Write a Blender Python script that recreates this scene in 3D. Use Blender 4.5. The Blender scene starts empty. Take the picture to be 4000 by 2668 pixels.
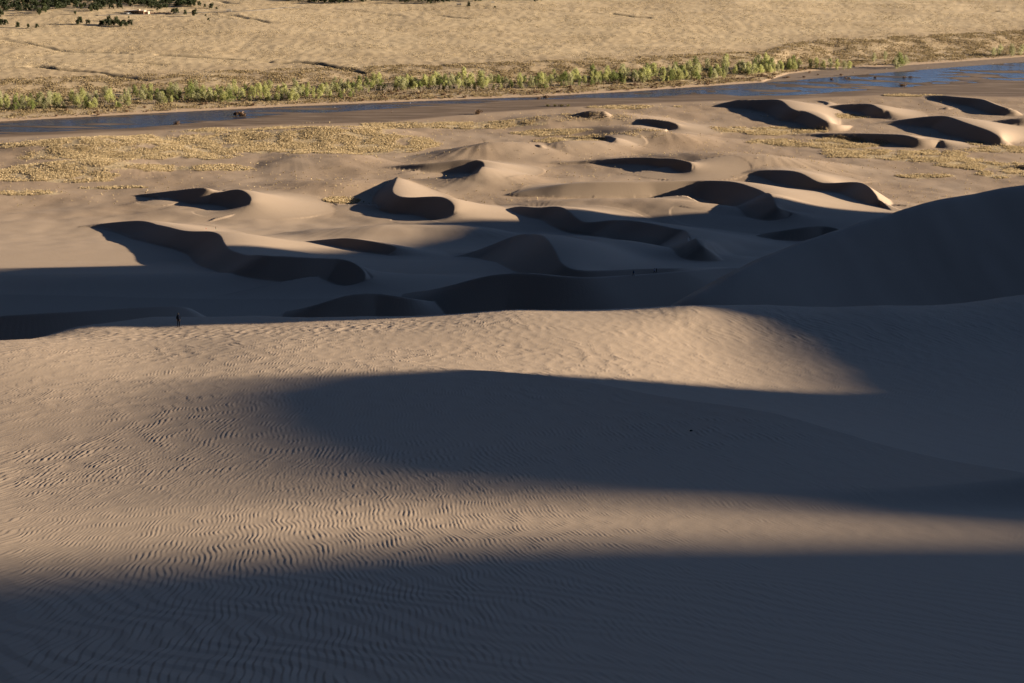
import bpy, math, random
import numpy as np
from mathutils import Vector, Matrix

# ================= camera, sky, sun, exposure =================
scene = bpy.context.scene
R = math.radians
cam_d = bpy.data.cameras.new("camera"); cam = bpy.data.objects.new("camera", cam_d)
scene.collection.objects.link(cam); scene.camera = cam
cam_d.sensor_width = 36.0; cam_d.lens = 70.0; cam_d.clip_start = .5; cam_d.clip_end = 30000
cam.location = (0, 0, 195.0); cam.rotation_euler = (R(90-13.2), 0, 0)

world = bpy.data.worlds.new("World"); scene.world = world; world.use_nodes = True
wn = world.node_tree; bg = wn.nodes["Background"]
sky = wn.nodes.new("ShaderNodeTexSky"); sky.sky_type = 'NISHITA'; sky.sun_disc = False
sky.sun_elevation = R(13.0); sky.sun_rotation = R(86.0); sky.altitude = 2500; sky.dust_density = .4; sky.air_density = .48; sky.ozone_density = 1.6
# the sky is brighter over the sunward side than on the far side
_tc = wn.nodes.new("ShaderNodeTexCoord"); _dt = wn.nodes.new("ShaderNodeVectorMath"); _dt.operation = 'DOT_PRODUCT'
_dt.inputs[1].default_value = (.62, .70, .35); wn.links.new(_tc.outputs["Generated"], _dt.inputs[0])
_mr = wn.nodes.new("ShaderNodeMapRange"); _mr.interpolation_type = 'SMOOTHSTEP'
for _i, _v in ((1, .05), (2, 1.0), (3, .03), (4, 1.72)): _mr.inputs[_i].default_value = _v
wn.links.new(_dt.outputs["Value"], _mr.inputs[0])
_sc = wn.nodes.new("ShaderNodeVectorMath"); _sc.operation = 'SCALE'
wn.links.new(sky.outputs[0], _sc.inputs[0]); wn.links.new(_mr.outputs[0], _sc.inputs["Scale"])
wn.links.new(_sc.outputs[0], bg.inputs[0]); bg.inputs[1].default_value = 0.05
sun_d = bpy.data.lights.new("sun", 'SUN'); sun = bpy.data.objects.new("sun", sun_d); scene.collection.objects.link(sun)
sun_d.energy = 5.0; sun_d.angle = R(0.6); sun_d.color = (1.0, .80, .56)
_s = Vector((math.cos(R(13))*math.cos(R(4)), math.cos(R(13))*math.sin(R(4)), math.sin(R(13))))
sun.rotation_euler = _s.to_track_quat('Z', 'Y').to_euler(); sun.location = (300, 60, 400)
scene.view_settings.view_transform = 'Standard'; scene.view_settings.look = 'None'
scene.view_settings.exposure = 1.55; scene.view_settings.gamma = 1.0
scene.cycles.max_bounces = 5; scene.cycles.diffuse_bounces = 1; scene.cycles.transparent_max_bounces = 6
COL = scene.collection

# ================= terrain as one function z(x, y) in metres =================
CAMZ = 195.0; FPX = 7778.0; PITCH = math.radians(13.2)
SUN_EL = math.radians(13.0); SUN_AZ = math.radians(4.0)   # from the right, a little beyond the picture plane
TE = math.tan(SUN_EL)
SX, SY = math.cos(SUN_AZ), math.sin(SUN_AZ)

def ray(u, v):
    """direction of the view ray through a photograph pixel, scaled to y = 1: (x/y, drop/y)"""
    a = (u - 2000.0)/FPX; b = (1334.0 - v)/FPX
    y = math.cos(PITCH) + b*math.sin(PITCH); z = -math.sin(PITCH) + b*math.cos(PITCH)
    return a/y, -z/y
def T_of_v(v):
    return np.tan(PITCH - np.arctan((1334.0 - np.asarray(v, float))/FPX))

# ---- noise ----
_rs = np.random.RandomState(7)
_G = _rs.rand(256, 256).astype(np.float32)*2*np.pi
_GX, _GY = np.cos(_G), np.sin(_G)
def noise(x, y, seed=0):
    x = np.asarray(x, np.float32) + seed*17.31; y = np.asarray(y, np.float32) + seed*9.77
    xi = np.floor(x).astype(np.int32); yi = np.floor(y).astype(np.int32)
    fx = x - xi; fy = y - yi
    def g(ix, iy, dx, dy):
        a = (ix + 57*(seed % 5)) & 255; b = iy & 255
        return _GX[a, b]*dx + _GY[a, b]*dy
    u = fx*fx*fx*(fx*(fx*6-15)+10); v = fy*fy*fy*(fy*(fy*6-15)+10)
    n0 = g(xi, yi, fx, fy)*(1-u) + g(xi+1, yi, fx-1, fy)*u
    n1 = g(xi, yi+1, fx, fy-1)*(1-u) + g(xi+1, yi+1, fx-1, fy-1)*u
    return (n0*(1-v) + n1*v)*1.5
def fbm(x, y, o=4, seed=0, gain=.5):
    s = 0; a = 1.0; f = 1.0
    for i in range(o):
        s = s + a*noise(x*f, y*f, seed+i*3); a *= gain; f *= 2.03
    return s
def sstep(a, b, x):
    t = np.clip((x-a)/(b-a), 0, 1); return t*t*(3-2*t)

# ---- thin plate spline ----
class TPS:
    def __init__(s, P, V, lam=1e-4):
        P = np.asarray(P, float); V = np.asarray(V, float); n = len(P)
        K = s.k(((P[:, None]-P[None])**2).sum(-1)) + lam*np.eye(n)
        Q = np.hstack([np.ones((n, 1)), P])
        A = np.zeros((n+3, n+3)); A[:n, :n] = K; A[:n, n:] = Q; A[n:, :n] = Q.T
        s.P = P; s.w = np.linalg.solve(A, np.concatenate([V, np.zeros(3)]))
    def k(s, r2): return .5*r2*np.log(r2+1e-12)
    def __call__(s, x, y):
        sh = np.shape(x); x = np.ravel(x); y = np.ravel(y); n = len(s.P)
        out = s.w[n] + s.w[n+1]*x + s.w[n+2]*y
        for i in range(n):
            out += s.w[i]*s.k((x-s.P[i, 0])**2 + (y-s.P[i, 1])**2)
        return out.reshape(sh)

# ---- near slope: (photo column -> list of (row, metres ahead)) ----
NEAR = {
 -900: [(2668,25),(2300,39),(2100,51),(1900,72),(1700,110),(1500,150),(1430,170),(1400,198),(1470,265)],
 0:    [(2668,23.5),(2300,37),(2180,44),(2100,49.5),(1900,69.5),(1700,98),(1500,138),(1400,167),(1331,208),(1370,262)],
 300:  [(1400,172),(1305,236),(1277,256),(1320,300)],
 600:  [(1400,176),(1281,248.5),(1238,275),(1282,315)],
 1000: [(2668,23),(2300,36.2),(2140,44.5),(2100,47),(1900,66),(1700,94.5),(1500,138),(1350,190),(1265,250),(1234,275),(1275,315)],
 1400: [(1350,190),(1249,251.5),(1236,268),(1272,310)],
 2000: [(2668,22.5),(2300,35.5),(2130,44.6),(1900,63.5),(1700,93),(1500,139),(1350,193),(1217,247),(1211,254),(1250,300)],
 2700: [(1300,221),(1198,247),(1195,254),(1232,300)],
 3000: [(2668,22.5),(2300,36.3),(2160,44.5),(2100,48),(1900,64.5),(1700,90),(1600,128),(1500,168),(1400,200),(1300,228),(1196,260),(1232,305)],
 3450: [(1300,232),(1200,262),(1234,310)],
 4000: [(2668,23),(2300,37.8),(2200,44),(2100,51),(1960,63),(1860,84),(1800,98),(1700,125),(1600,155),(1500,185),(1400,212),(1300,238),(1200,264),(1153,285),(1210,325)],
 4900: [(2668,23),(2300,38.5),(2100,53),(1960,66),(1800,92),(1600,150),(1400,205),(1200,255),(1120,285),(1180,330)],
}
_p, _v = [], []
for _u, _l in NEAR.items():
    for _r, _d in _l:
        th, T = ray(_u, _r)
        _p.append((th*4.0, math.log(_d))); _v.append(T)
_near = TPS(_p, _v, 3e-4)

def near_z(x, y):
    y = np.maximum(y, 3.0)
    th = np.clip(x/y, -.42, .42)
    T = _near(th*4.0, np.log(y))
    return CAMZ - T*y

# ---- base of the far field (before dunes) ----
_BY = np.array([0, 300, 350, 450, 520, 580, 640, 700, 850, 1000, 1150, 1300, 1450, 1600, 9000], float)
_BZ = np.array([118, 110, 96, 72, 64, 62, 60, 54, 32, 15.5, 7, 2.5, .8, .3, .3], float)
def v_to_y0(v): return CAMZ/T_of_v(v)
def edge(pts):
    th = [ray(u, v)[0] for u, v in pts]; yy = [float(CAMZ/ray(u, v)[1]) for u, v in pts]
    return lambda t: np.interp(t, th, yy)
y_far  = edge([(-400,492),(0,476),(669,440),(1100,418),(2100,378),(2468,358),(2795,335),(3100,315),(3307,297),(4000,243),(4400,214)])
y_bank = edge([(-400,492),(0,476),(669,440),(1100,418),(2100,378),(2468,358),(2795,335),(2980,322),(3080,290),(3250,270),(3500,259),(3800,238),(4000,223),(4400,196)])
y_near = edge([(-400,545),(0,523),(515,500),(1100,451),(2100,388),(2468,381),(3100,371),(3352,353),(3700,330),(4000,314),(4400,290)])
y_wet  = edge([(-400,570),(0,536),(515,512),(1100,486),(1500,478),(1900,440),(2200,420),(2600,400),(3100,386),(3500,368),(4000,380),(4400,380)])

def catmull(P, n):
    P = np.asarray(P, float); Q = np.vstack([2*P[0]-P[1], P, 2*P[-1]-P[-2]])
    out = []
    for i in range(1, len(Q)-2):
        p0, p1, p2, p3 = Q[i-1:i+3]
        for k in range(n):
            t = k/n
            out.append(.5*((2*p1) + (-p0+p2)*t + (2*p0-5*p1+4*p2-p3)*t*t + (-p0+3*p1-3*p2+p3)*t**3))
    out.append(P[-1]); return np.array(out)

def base_far(x, y):
    z = np.interp(y, _BY, _BZ)
    k = sstep(1500, 1150, y)*sstep(380, 700, y)
    z = z + k*1.6*noise(x/120, y/150, 3)
    return z

# crest lines of the dunes: (photo column, row, apparent height of the slip face in rows); the slip face lies on the right hand when walking the line
DUNES = [
 # the long S dune and the heart shaped one, left
 ([(500,762,0),(600,754,12),(703,741,38),(786,731,54),(815,738,50),(835,752,38),(865,750,42),(900,742,54),(935,740,62),(965,754,55),(983,778,45),(965,802,20),(917,822,0)], 9),
 ([(286,888,0),(381,876,12),(494,864,40),(572,863,55),(640,882,62),(715,902,62),(780,903,75),(822,904,88),(857,915,92),(872,941,90),(893,974,80),(941,990,80),(1012,997,90),(1100,1000,98),(1191,1006,102),(1300,1008,106),(1348,1013,104),(1389,1028,94),(1425,1060,62),(1426,1092,26),(1404,1128,0)], 9),
 ([(800,868,0),(840,853,8),(890,840,16),(930,833,14),(945,838,5),(930,848,0)], 8),
 # middle
 ([(1490,657,0),(1570,645,16),(1660,639,28),(1740,632,37),(1806,625,45),(1854,623,48),(1884,631,42),(1891,648,28),(1874,668,12),(1836,684,0)], 9),
 ([(2074,638,0),(2200,632,6),(2312,625,12),(2430,618,18),(2551,616,24),(2610,616,30),(2655,621,38),(2690,630,36),(2704,644,28),(2698,664,12),(2685,678,0)], 12),
 ([(1960,762,0),(2032,750,14),(2110,738,27),(2193,722,44),(2280,714,52),(2360,711,55),(2480,710,55),(2540,709,55),(2620,708,56),(2763,706,60),(2860,709,76),(2925,726,80),(2990,752,80),(3026,784,70),(3035,807,60),(3055,815,50),(3088,827,34),(3094,840,20),(3068,853,8),(3023,870,0)], 9),
 ([(2802,687,0),(2900,677,6),(2964,667,14),(3042,665,30),(3094,667,46),(3140,680,50),(3192,711,35),(3250,716,35),(3348,709,50),(3387,722,60),(3413,748,50),(3433,778,24),(3423,802,0)], 9),
 ([(3439,803,0),(3500,798,12),(3560,801,12),(3650,814,0)], 9),
 ([(1552,690,0),(1550,700,16),(1542,716,32),(1533,736,44),(1536,754,50),(1562,768,54),(1610,771,58),(1657,769,62),(1717,768,70),(1758,784,65),(1775,807,45),(1770,833,20),(1741,862,0)], 8),
 ([(1925,831,0),(1985,813,22),(2038,805,40),(2098,812,44),(2163,806,55),(2205,813,60),(2235,836,58),(2270,864,46),(2312,868,50),(2402,858,74),(2461,861,86),(2550,873,88),(2640,894,80),(2685,903,72),(2717,937,56),(2763,970,34),(2811,1004,0)], 9),
 ([(1131,950,0),(1200,942,14),(1300,933,40),(1360,930,50),(1449,942,50),(1520,955,40),(1553,971,20),(1508,1000,0)], 9),
 ([(1760,1004,0),(1830,990,14),(1895,966,42),(1985,929,88),(2044,913,112),(2098,914,126),(2134,930,128),(2163,968,104),(2181,1004,68),(2200,1036,35),(2253,1055,20),(2350,1058,16),(2550,1049,12),(2699,1046,10),(2850,1043,0)], 7),
 ([(1560,1150,0),(1640,1138,40),(1717,1124,80),(1806,1102,120),(1895,1079,150),(1985,1068,165),(2074,1068,170),(2193,1080,165),(2300,1085,155),(2400,1080,140),(2550,1070,120),(2699,1059,100),(2860,1045,70),(2980,1044,40),(3060,1046,0)], 3.2),
 ([(1120,1215,0),(1180,1203,40),(1240,1188,70),(1300,1170,90),(1360,1153,105),(1419,1146,110),(1479,1146,105),(1568,1160,90),(1657,1172,60),(1750,1185,0)], 3),
 ([(-300,1262,60),(-100,1242,90),(100,1228,110),(250,1220,115),(417,1209,110),(596,1198,95),(685,1195,80),(744,1203,50),(783,1228,0)], 3.5),
 ([(2940,925,0),(2990,908,22),(3055,900,42),(3153,886,60),(3218,882,62),(3283,896,50),(3340,925,20),(3370,950,0)], 4),
 # right hand field near the creek
 ([(2692,416,0),(2760,411,4),(2828,403,10),(2889,388,26),(2959,390,28),(3029,388,38),(3060,398,38),(3084,420,36),(3110,432,34),(3142,434,34),(3182,450,32),(3222,472,26),(3254,484,14),(3290,488,6),(3334,490,0)], 10),
 ([(3169,386,0),(3218,394,4),(3240,405,8),(3205,420,4),(3250,412,15),(3330,406,24),(3397,406,28),(3423,417,28),(3445,427,25),(3464,430,22),(3475,441,12),(3446,462,0)], 9),
 ([(3548,371,0),(3642,367,12),(3709,376,18),(3799,383,23),(3843,389,26),(3879,405,26),(3924,419,23),(3973,429,14),(3964,444,0)], 9),
 ([(3670,427,0),(3685,421,6),(3700,418,9),(3715,421,5),(3728,427,0)], 6),
 ([(3414,485,0),(3508,470,13),(3598,458,28),(3673,452,38),(3709,457,40),(3754,473,42),(3821,496,42),(3869,513,36),(3908,538,22),(3960,567,0)], 10),
 ([(3790,469,0),(3869,473,14),(3940,466,24),(4000,462,30),(4100,457,33),(4200,480,28),(4260,512,0)], 10),
 ([(3075,528,0),(3172,522,8),(3250,521,15),(3348,521,20),(3446,523,27),(3530,527,30),(3576,540,28),(3630,545,22),(3667,545,18),(3692,554,12),(3667,577,0)], 11),
 ([(3925,660,0),(3953,652,6),(3973,644,12),(4000,643,15),(4050,650,12),(4085,668,0)], 8),
 ([(2480,466,0),(2510,463,10),(2550,463,22),(2600,469,28),(2630,477,27),(2649,489,18),(2644,500,8),(2627,512,0)], 12),
 ([(2300,538,0),(2340,534,7),(2385,534,15),(2407,539,16),(2402,549,8),(2385,558,0)], 12),
 ([(2088,563,0),(2104,565,5),(2122,569,7),(2134,577,0)], 12),
 ([(2240,446,0),(2280,436,12),(2320,430,19),(2350,428,20),(2366,434,16),(2350,448,0)], 9),
 ([(3560,330+45,0),(3600,352+18,3),(3640,372,0)], 8),
 ([(1760,500,0),(1820,492,6),(1880,488,7),(1930,490,0)], 8),
 ([(3880,378,0),(3940,372,5),(4000,370,8),(4080,372,0)], 8),
 ([(3975,392,0),(4000,388,5),(4050,392,0)], 8),
]
# low smooth swells without a slip face: (photo column, row, height m) along a line, half width m
SWELLS = [
 ([(1930,474,0),(2150,455,3),(2350,441,4),(2500,449,3),(2660,472,0)], 50),
 ([(2050,577,0),(2180,556,4),(2330,549,3),(2460,562,0)], 40),
 ([(1700,590,0),(1880,562,5),(2050,556,4),(2220,576,0)], 50),
 ([(2280,484,0),(2450,500,4),(2620,520,4),(2780,532,0)], 45),
 ([(0,560,0),(200,548,3),(450,545,3.5),(700,560,0)], 60),
 ([(100,650,0),(300,632,3),(520,640,2),(640,655,0)], 50),
 ([(900,520,0),(1150,505,3),(1400,502,3),(1600,510,0)], 60),
 ([(1000,640,0),(1200,618,2.5),(1380,612,2),(1500,620,0)], 60),
 ([(2450,607,0),(2650,601,4),(2860,599,6),(3055,612,5),(3250,634,0)], 60),
 ([(1650,698,0),(1800,684,3.5),(1950,682,4),(2100,690,0)], 50),
 ([(1000,712,0),(1200,712,3),(1400,707,3),(1500,700,0)], 60),
 ([(1950,400+410,0),(2150,782,3.5),(2400,778,5),(2650,790,4),(2900,815,2),(3000,830,0)], 45),
 ([(1150,905,0),(1350,888,4),(1600,882,5),(1850,890,3),(2000,905,0)], 45),
 ([(2150,905,0),(2300,925,5),(2500,958,5),(2700,985,3),(2900,1000,0)], 30),
 ([(0,1110,0),(400,1085,3),(900,1070,3),(1300,1085,0)], 40),
]
class Dune:
    def __init__(s, pts, wl, z0):
        P = []; hs = [p[2] for p in pts]; pk = max(hs); ip = hs.index(pk)
        if pk > 12: pts = [(u, v, hp if i <= ip or i == len(pts)-1 else pk*(.30+.70*hp/pk)) for i, (u, v, hp) in enumerate(pts)]   # the curled end keeps its height
        for u, v, hp in pts:
            th, T = ray(u, v)
            lo, hi = 430.0, 3000.0
            def F(D):
                return CAMZ - T*D - (float(z0(np.array([th*D]), np.array([D]))[0]) + hp*D/FPX/1.15)
            for _ in range(50):
                m = .5*(lo+hi)
                if F(m) > 0: lo = m
                else: hi = m
            P.append((th*lo, lo, hp*lo/FPX/1.15))
        s.C = catmull(P, 8)
        for _ in range(3):
            C_ = s.C.copy(); C_[1:-1] = .25*s.C[:-2]+.5*s.C[1:-1]+.25*s.C[2:]; C_[2:-2] = .5*C_[2:-2]+.25*(s.C[:-4]+s.C[4:]); s.C = C_
        s.C[:, 2] = np.maximum(s.C[:, 2], 0)
        s.h = s.C[:, 2].max(); s.wl = wl
        m = wl*s.h*1.05
        s.bb = (s.C[:, 0].min()-m, s.C[:, 0].max()+m, s.C[:, 1].min()-m, s.C[:, 1].max()+m)
    def height(s, x, y):
        """x, y 1-D arrays. The lee is the envelope of talus cones under every crest point (never steeper than
        the angle of repose); the windward back is a smooth mean of long rounded backs"""
        n = len(x); side = np.zeros(n); Hn = np.full(n, 1e9); best = np.full(n, 1e18); cone = np.zeros(n)
        num = np.zeros(n); den = np.full(n, 1e-30)
        C = s.C
        e0 = C[0, :2]-C[2, :2]; e0 = e0/(np.hypot(*e0)+1e-9); e1 = C[-1, :2]-C[-3, :2]; e1 = e1/(np.hypot(*e1)+1e-9)
        L = [(C[0, 0]+e0[0]*k, C[0, 1]+e0[1]*k, 0.) for k in (70, 40, 20, 8, 3)] + [tuple(c) for c in C] + [(C[-1, 0]+e1[0]*k, C[-1, 1]+e1[1]*k, 0.) for k in (3, 8, 20, 40, 70)]
        nl = len(L)
        for i, (a, b) in enumerate(zip(L[:-1], L[1:])):
            f_ = i/nl; sl_ = .36 + .28*min(1, max(0, (f_-.05)/.33))**1.2
            dx, dy = b[0]-a[0], b[1]-a[1]; L2 = dx*dx+dy*dy+1e-9
            t = np.clip(((x-a[0])*dx+(y-a[1])*dy)/L2, 0, 1)
            qx = x-a[0]-t*dx; qy = y-a[1]-t*dy; d2 = qx*qx+qy*qy
            k = d2 < best
            best = np.where(k, d2, best); side = np.where(k, dx*(y-a[1])-dy*(x-a[0]), side)
            h = a[2]+t*(b[2]-a[2]); d = np.sqrt(d2)
            if a[2] == 0 and b[2] == 0: Hn = np.minimum(Hn, d)
            cone = np.maximum(cone, h-sl_*d)
            w = math.sqrt(L2)/(d2+2.0)**2
            num += w*h*np.cos(np.minimum(d/(s.wl*np.maximum(h, .15)), 1)*np.pi/2)**2; den += w
        W_ = num/den*sstep(0, 5, Hn)   # fades out towards the lines that carry the crest on past its tips
        return np.where(side > 0, np.maximum(W_, cone), np.maximum(cone, W_-.64*np.sqrt(best)))
def swell_h(C, w, x, y):
    best = np.full(x.shape, 1e18); H = np.zeros(x.shape)
    for a, b in zip(C[:-1], C[1:]):
        dx, dy = b[0]-a[0], b[1]-a[1]; L2 = dx*dx+dy*dy+1e-9
        t = np.clip(((x-a[0])*dx+(y-a[1])*dy)/L2, 0, 1)
        d2 = (x-a[0]-t*dx)**2+(y-a[1]-t*dy)**2; k = d2 < best
        best = np.where(k, d2, best); H = np.where(k, a[2]+t*(b[2]-a[2]), H)
    return H*np.exp(-best/(w*w)*2)

_swells = []
for _pts, _w in SWELLS:
    _d = Dune([(u, v, h*FPX*1.15/900) for u, v, h in _pts], 1, base_far)
    _c = _d.C.copy(); _swells.append((_c, _w, (_c[:, 0].min()-2*_w, _c[:, 0].max()+2*_w, _c[:, 1].min()-2*_w, _c[:, 1].max()+2*_w)))
def swells(x, y):
    sw = np.zeros(x.shape)
    for C, w, a in _swells:
        k = np.where((x > a[0]) & (x < a[1]) & (y > a[2]) & (y < a[3]))[0]
        if len(k): sw[k] = np.maximum(sw[k], swell_h(C, w, x[k], y[k]))
    return sw
_dunes = [Dune(p, wl, lambda a, b: base_far(a, b)+swells(a, b)) for p, wl in [([(u, v, hp*(1.28 if p[0][1] < 600 and p[0][0] > 2000 else 1.12 if p[0][1] < 800 else 1)) for u, v, hp in p], wl) for p, wl in DUNES]]

def hit(u, v, f, lo, hi, n=600):
    """first place where the view ray through a photograph pixel meets the surface f"""
    th, T = ray(u, v)
    D = np.geomspace(lo, hi, n); F = CAMZ - T*D - f(th*D, D)
    k = np.where(F < 0)[0]
    if len(k) == 0: return None
    if k[0] == 0: return th*lo, lo
    a, b = D[k[0]-1], D[k[0]]
    for _ in range(30):
        m = .5*(a+b)
        if CAMZ - T*m - float(np.ravel(f(np.array([th*m]), np.array([m])))[0]) > 0: a = m
        else: b = m
    return th*a, a

# big dark dune at the right: silhouette crest (photo column, row, metres ahead)
HILL = [(2380,1600,455),(2500,1460,462),(2610,1290,468),(2698,1190,474),(2828,1106,492),(2990,1022,520),(3120,957,542),(3290,895,565),(3511,833,590),(3641,794,605),(3804,761,622),(4000,726,640),(4200,700,660),(4400,680,690),(4700,640,740)]
_hp = []
for _u, _v2, _D in HILL:
    th, T = ray(_u, _v2); _hp.append((th*_D, _D, CAMZ - T*_D))
_hill = catmull(_hp, 6)
def hill_z(x, y):
    best = np.full(x.shape, 1e18); Z = np.zeros(x.shape); SG = np.zeros(x.shape)
    for a, b in zip(_hill[:-1], _hill[1:]):
        dx, dy = b[0]-a[0], b[1]-a[1]; L2 = dx*dx+dy*dy
        t = np.clip(((x-a[0])*dx+(y-a[1])*dy)/L2, 0, 1)
        d2 = (x-a[0]-t*dx)**2+(y-a[1]-t*dy)**2; k = d2 < best
        best = np.where(k, d2, best); Z = np.where(k, a[2]+t*(b[2]-a[2]), Z); SG = np.where(k, dx*(y-a[1])-dy*(x-a[0]), SG)
    d = np.sqrt(best)
    return np.where(SG < 0, Z - .58*np.sqrt(d*d+64)+.58*8, Z - .64*(np.sqrt(d*d+16)-4))

# far plain
def plain_z(x, y, th):
    yf = np.maximum(y_far(th), y_bank(th))
    d = y - yf; wash = np.clip(y - y_far(th), 0, 30)/30
    bank = .9*sstep(2, 14, d) + 1.3*sstep(20, 90, d)
    edge_n = 22*noise(x/90, y/140, 11) + 10*noise(x/30, y/45, 12)
    bluff = 5.5*sstep(105, 190, d+edge_n)
    z = .25*wash + bank + bluff + .0315*np.clip(y-y_far(th)-150, 0, None)*sstep(-20, 120, d)
    k = sstep(150, 260, d)
    z = z + k*(1.6*noise(x/150, y/260, 5) + .5*noise(x/45, y/80, 6))
    z = z + sstep(20, 60, d)*.35*noise(x/9, y/12, 8)
    return z
# gullies on the plain (photo column, row) lines with depth m
GULLIES = [([(0,152),(150,178),(250,200),(430,207),(520,214)],1.2),([(620,216),(780,226),(950,235),(1060,238)],1.8),([(140,262),(250,276),(390,286),(470,300),(560,315)],2.2),
 ([(1040,240),(1100,243),(1160,242),(1240,250),(1330,268),(1420,286)],2.5),([(890,62),(960,75),(1060,93)],1.6),([(1020,87),(1060,93)],1.8),
 ([(1700,62),(1760,68),(1830,75)],1.6),([(2390,56),(2450,64),(2520,72)],2.2),([(1300,34),(1420,45),(1560,62)],.9),([(830,0),(905,16)],1.5),([(2030,40),(2180,46),(2330,55)],.7),
 ([(3150,166),(3210,168),(3280,166)],1.4),([(3600,124),(3660,122)],1.4),([(2000,186),(2080,188)],1.2),([(1250,120),(1330,130)],.5),([(3000,32),(3060,36)],1.0),([(3850,48),(3900,44)],1.0),([(450,145+100),(560,250),(640,256)],1.0)]
_gul = []
for _l, _dep in GULLIES:
    _q = []
    for _u, _v2 in _l:
        th, T = ray(_u, _v2); lo, hi = 1500., 4500.
        for _ in range(40):
            m = .5*(lo+hi)
            if CAMZ - T*m - (0.0315*(m-float(y_far(th))-150)+7.5) > 0: lo = m
            else: hi = m
        _q.append((th*lo, lo, _dep))
    _gul.append(catmull(_q, 4))

# small crest that edges the near slope
RIDGE = [(1780,1452),(1895,1475),(2300,1547),(2700,1637),(3136,1730),(3500,1850),(3850,1935),(4000,1965),(4300,2030)]

def ripples(x, y):
    """wind ripples; crests run mostly away from the camera, each a long back and a short steep lee on the left"""
    d = y
    w1 = noise(x/1.4, y/3.0, 21); w2 = noise(x/7, y/21.0, 22); w3 = noise(x/.5, y/1.4, 23)
    sl = np.interp(x/np.maximum(y, 1), [-.26, -.05, .1, .26], [-.05, .16, .32, .44])   # crest direction swings across the slope
    def prof(p, k=.72):
        p = p - np.floor(p)
        return np.where(p < 1-k, p/(1-k), (1-p)/k)
    cover = np.clip(.80 + .55*noise(x/9, y/26, 28), .35, 1.1)
    X = x + 1.1*w2 + .24*w1 + .07*w3 + sl*y
    m1 = np.clip(.62 + 1.0*noise(x/.5, y/1.3, 30), .08, 1.25)*cover
    a1 = prof(X/.25)*.0135*m1*np.interp(x/np.maximum(y, 1), [-.26, -.05, .05], [1.45, 1.05, .95])
    X2 = x + 1.4*noise(x/8+5, y/22, 25) + .26*noise(x/2, y/6, 35) + .13*w3 + (sl-.05)*y
    m2 = np.clip(.42 + 1.1*noise(x/1.0+3, y/3.4, 31), 0.02, 1.05)*cover
    a2 = prof(X2/.46, .75)*(.040+.034*sstep(120, 190, d))*m2
    X3 = x + 2.2*noise(x/12, y/36, 27) + .6*noise(x/3, y/9, 29) + .2*w1 + .24*y
    m3 = np.clip(-.02 + 1.3*noise(x/1.8+9, y/7, 32), 0, 1.0)*np.clip(.55+1.0*noise(x/20, y/50, 33), .1, 1)
    kr = sstep(.075, .13, x/np.maximum(y, 1))*sstep(205, 232, d)
    a3 = prof(X3/.95, .8)*(.050*m3 + .075*kr*np.clip(.6+1.2*noise(x/2.2, y/9, 36), 0, 1))
    k1 = sstep(120, 70, d); k2 = sstep(50, 85, d)*sstep(320, 250, d); k3 = sstep(80, 140, d)*sstep(330, 280, d)
    big = .016*noise(x/1.9, y/5.0, 34)*sstep(60, 120, d)
    churn = sstep(205, 222, d)*sstep(246, 232, d)*sstep(.0, -.06, x/np.maximum(y, 1))
    big = big + churn*.085*np.maximum(noise(x/.9, y/3.2, 38), -.25)
    X4 = x*.8 + .5*noise(x/3, y/4, 37) + .42*y
    a4 = prof(X4/.55, .66)*.022*sstep(44, 34, d)*cover
    return a1*k1 + a2*k2 + a3*k3 + big + a4
def zfun(x, y, fine=True):
    """height of the ground, any arrays"""
    sh = np.shape(x); x = np.ravel(np.asarray(x, float)); y = np.ravel(np.asarray(y, float))
    ys = np.maximum(y, 3.0); th = x/ys
    z = np.zeros(x.shape)
    # near slope
    kn = y < 400
    if kn.any():
        xn, yn = x[kn], y[kn]
        zn = near_z(xn, yn)
        # low crest line
        zn = zn + ridge_h(xn, yn)
        if fine: zn = zn + ripples(xn, yn)
        z[kn] = zn
    kf = y > 280
    if kf.any():
        xf, yf = x[kf], y[kf]; tf = th[kf]
        zf = far_z(xf, yf, tf)
        bl = sstep(310, 400, yf)
        z[kf] = np.where(yf < 400, z[kf]*(1-bl) + zf*bl, zf)
    return z.reshape(sh)

_rc = None
def ridge_h(x, y):
    if _rc is None: return 0
    best = np.full(x.shape, 1e18); SG = np.zeros(x.shape); TT = np.zeros(x.shape); n = len(_rc)-1
    for i, (a, b) in enumerate(zip(_rc[:-1], _rc[1:])):
        dx, dy = b[0]-a[0], b[1]-a[1]; L2 = dx*dx+dy*dy
        t = np.clip(((x-a[0])*dx+(y-a[1])*dy)/L2, 0, 1)
        d2 = (x-a[0]-t*dx)**2+(y-a[1]-t*dy)**2; k = d2 < best
        best = np.where(k, d2, best); SG = np.where(k, dx*(y-a[1])-dy*(x-a[0]), SG); TT = np.where(k, (i+t)/n, TT)
    d = np.sqrt(best); A = .8*sstep(0, .3, TT)*sstep(1, .9, TT) + .25
    return A*np.where(SG > 0, np.exp(-d/2.2), np.exp(-d/7.0))

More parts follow.
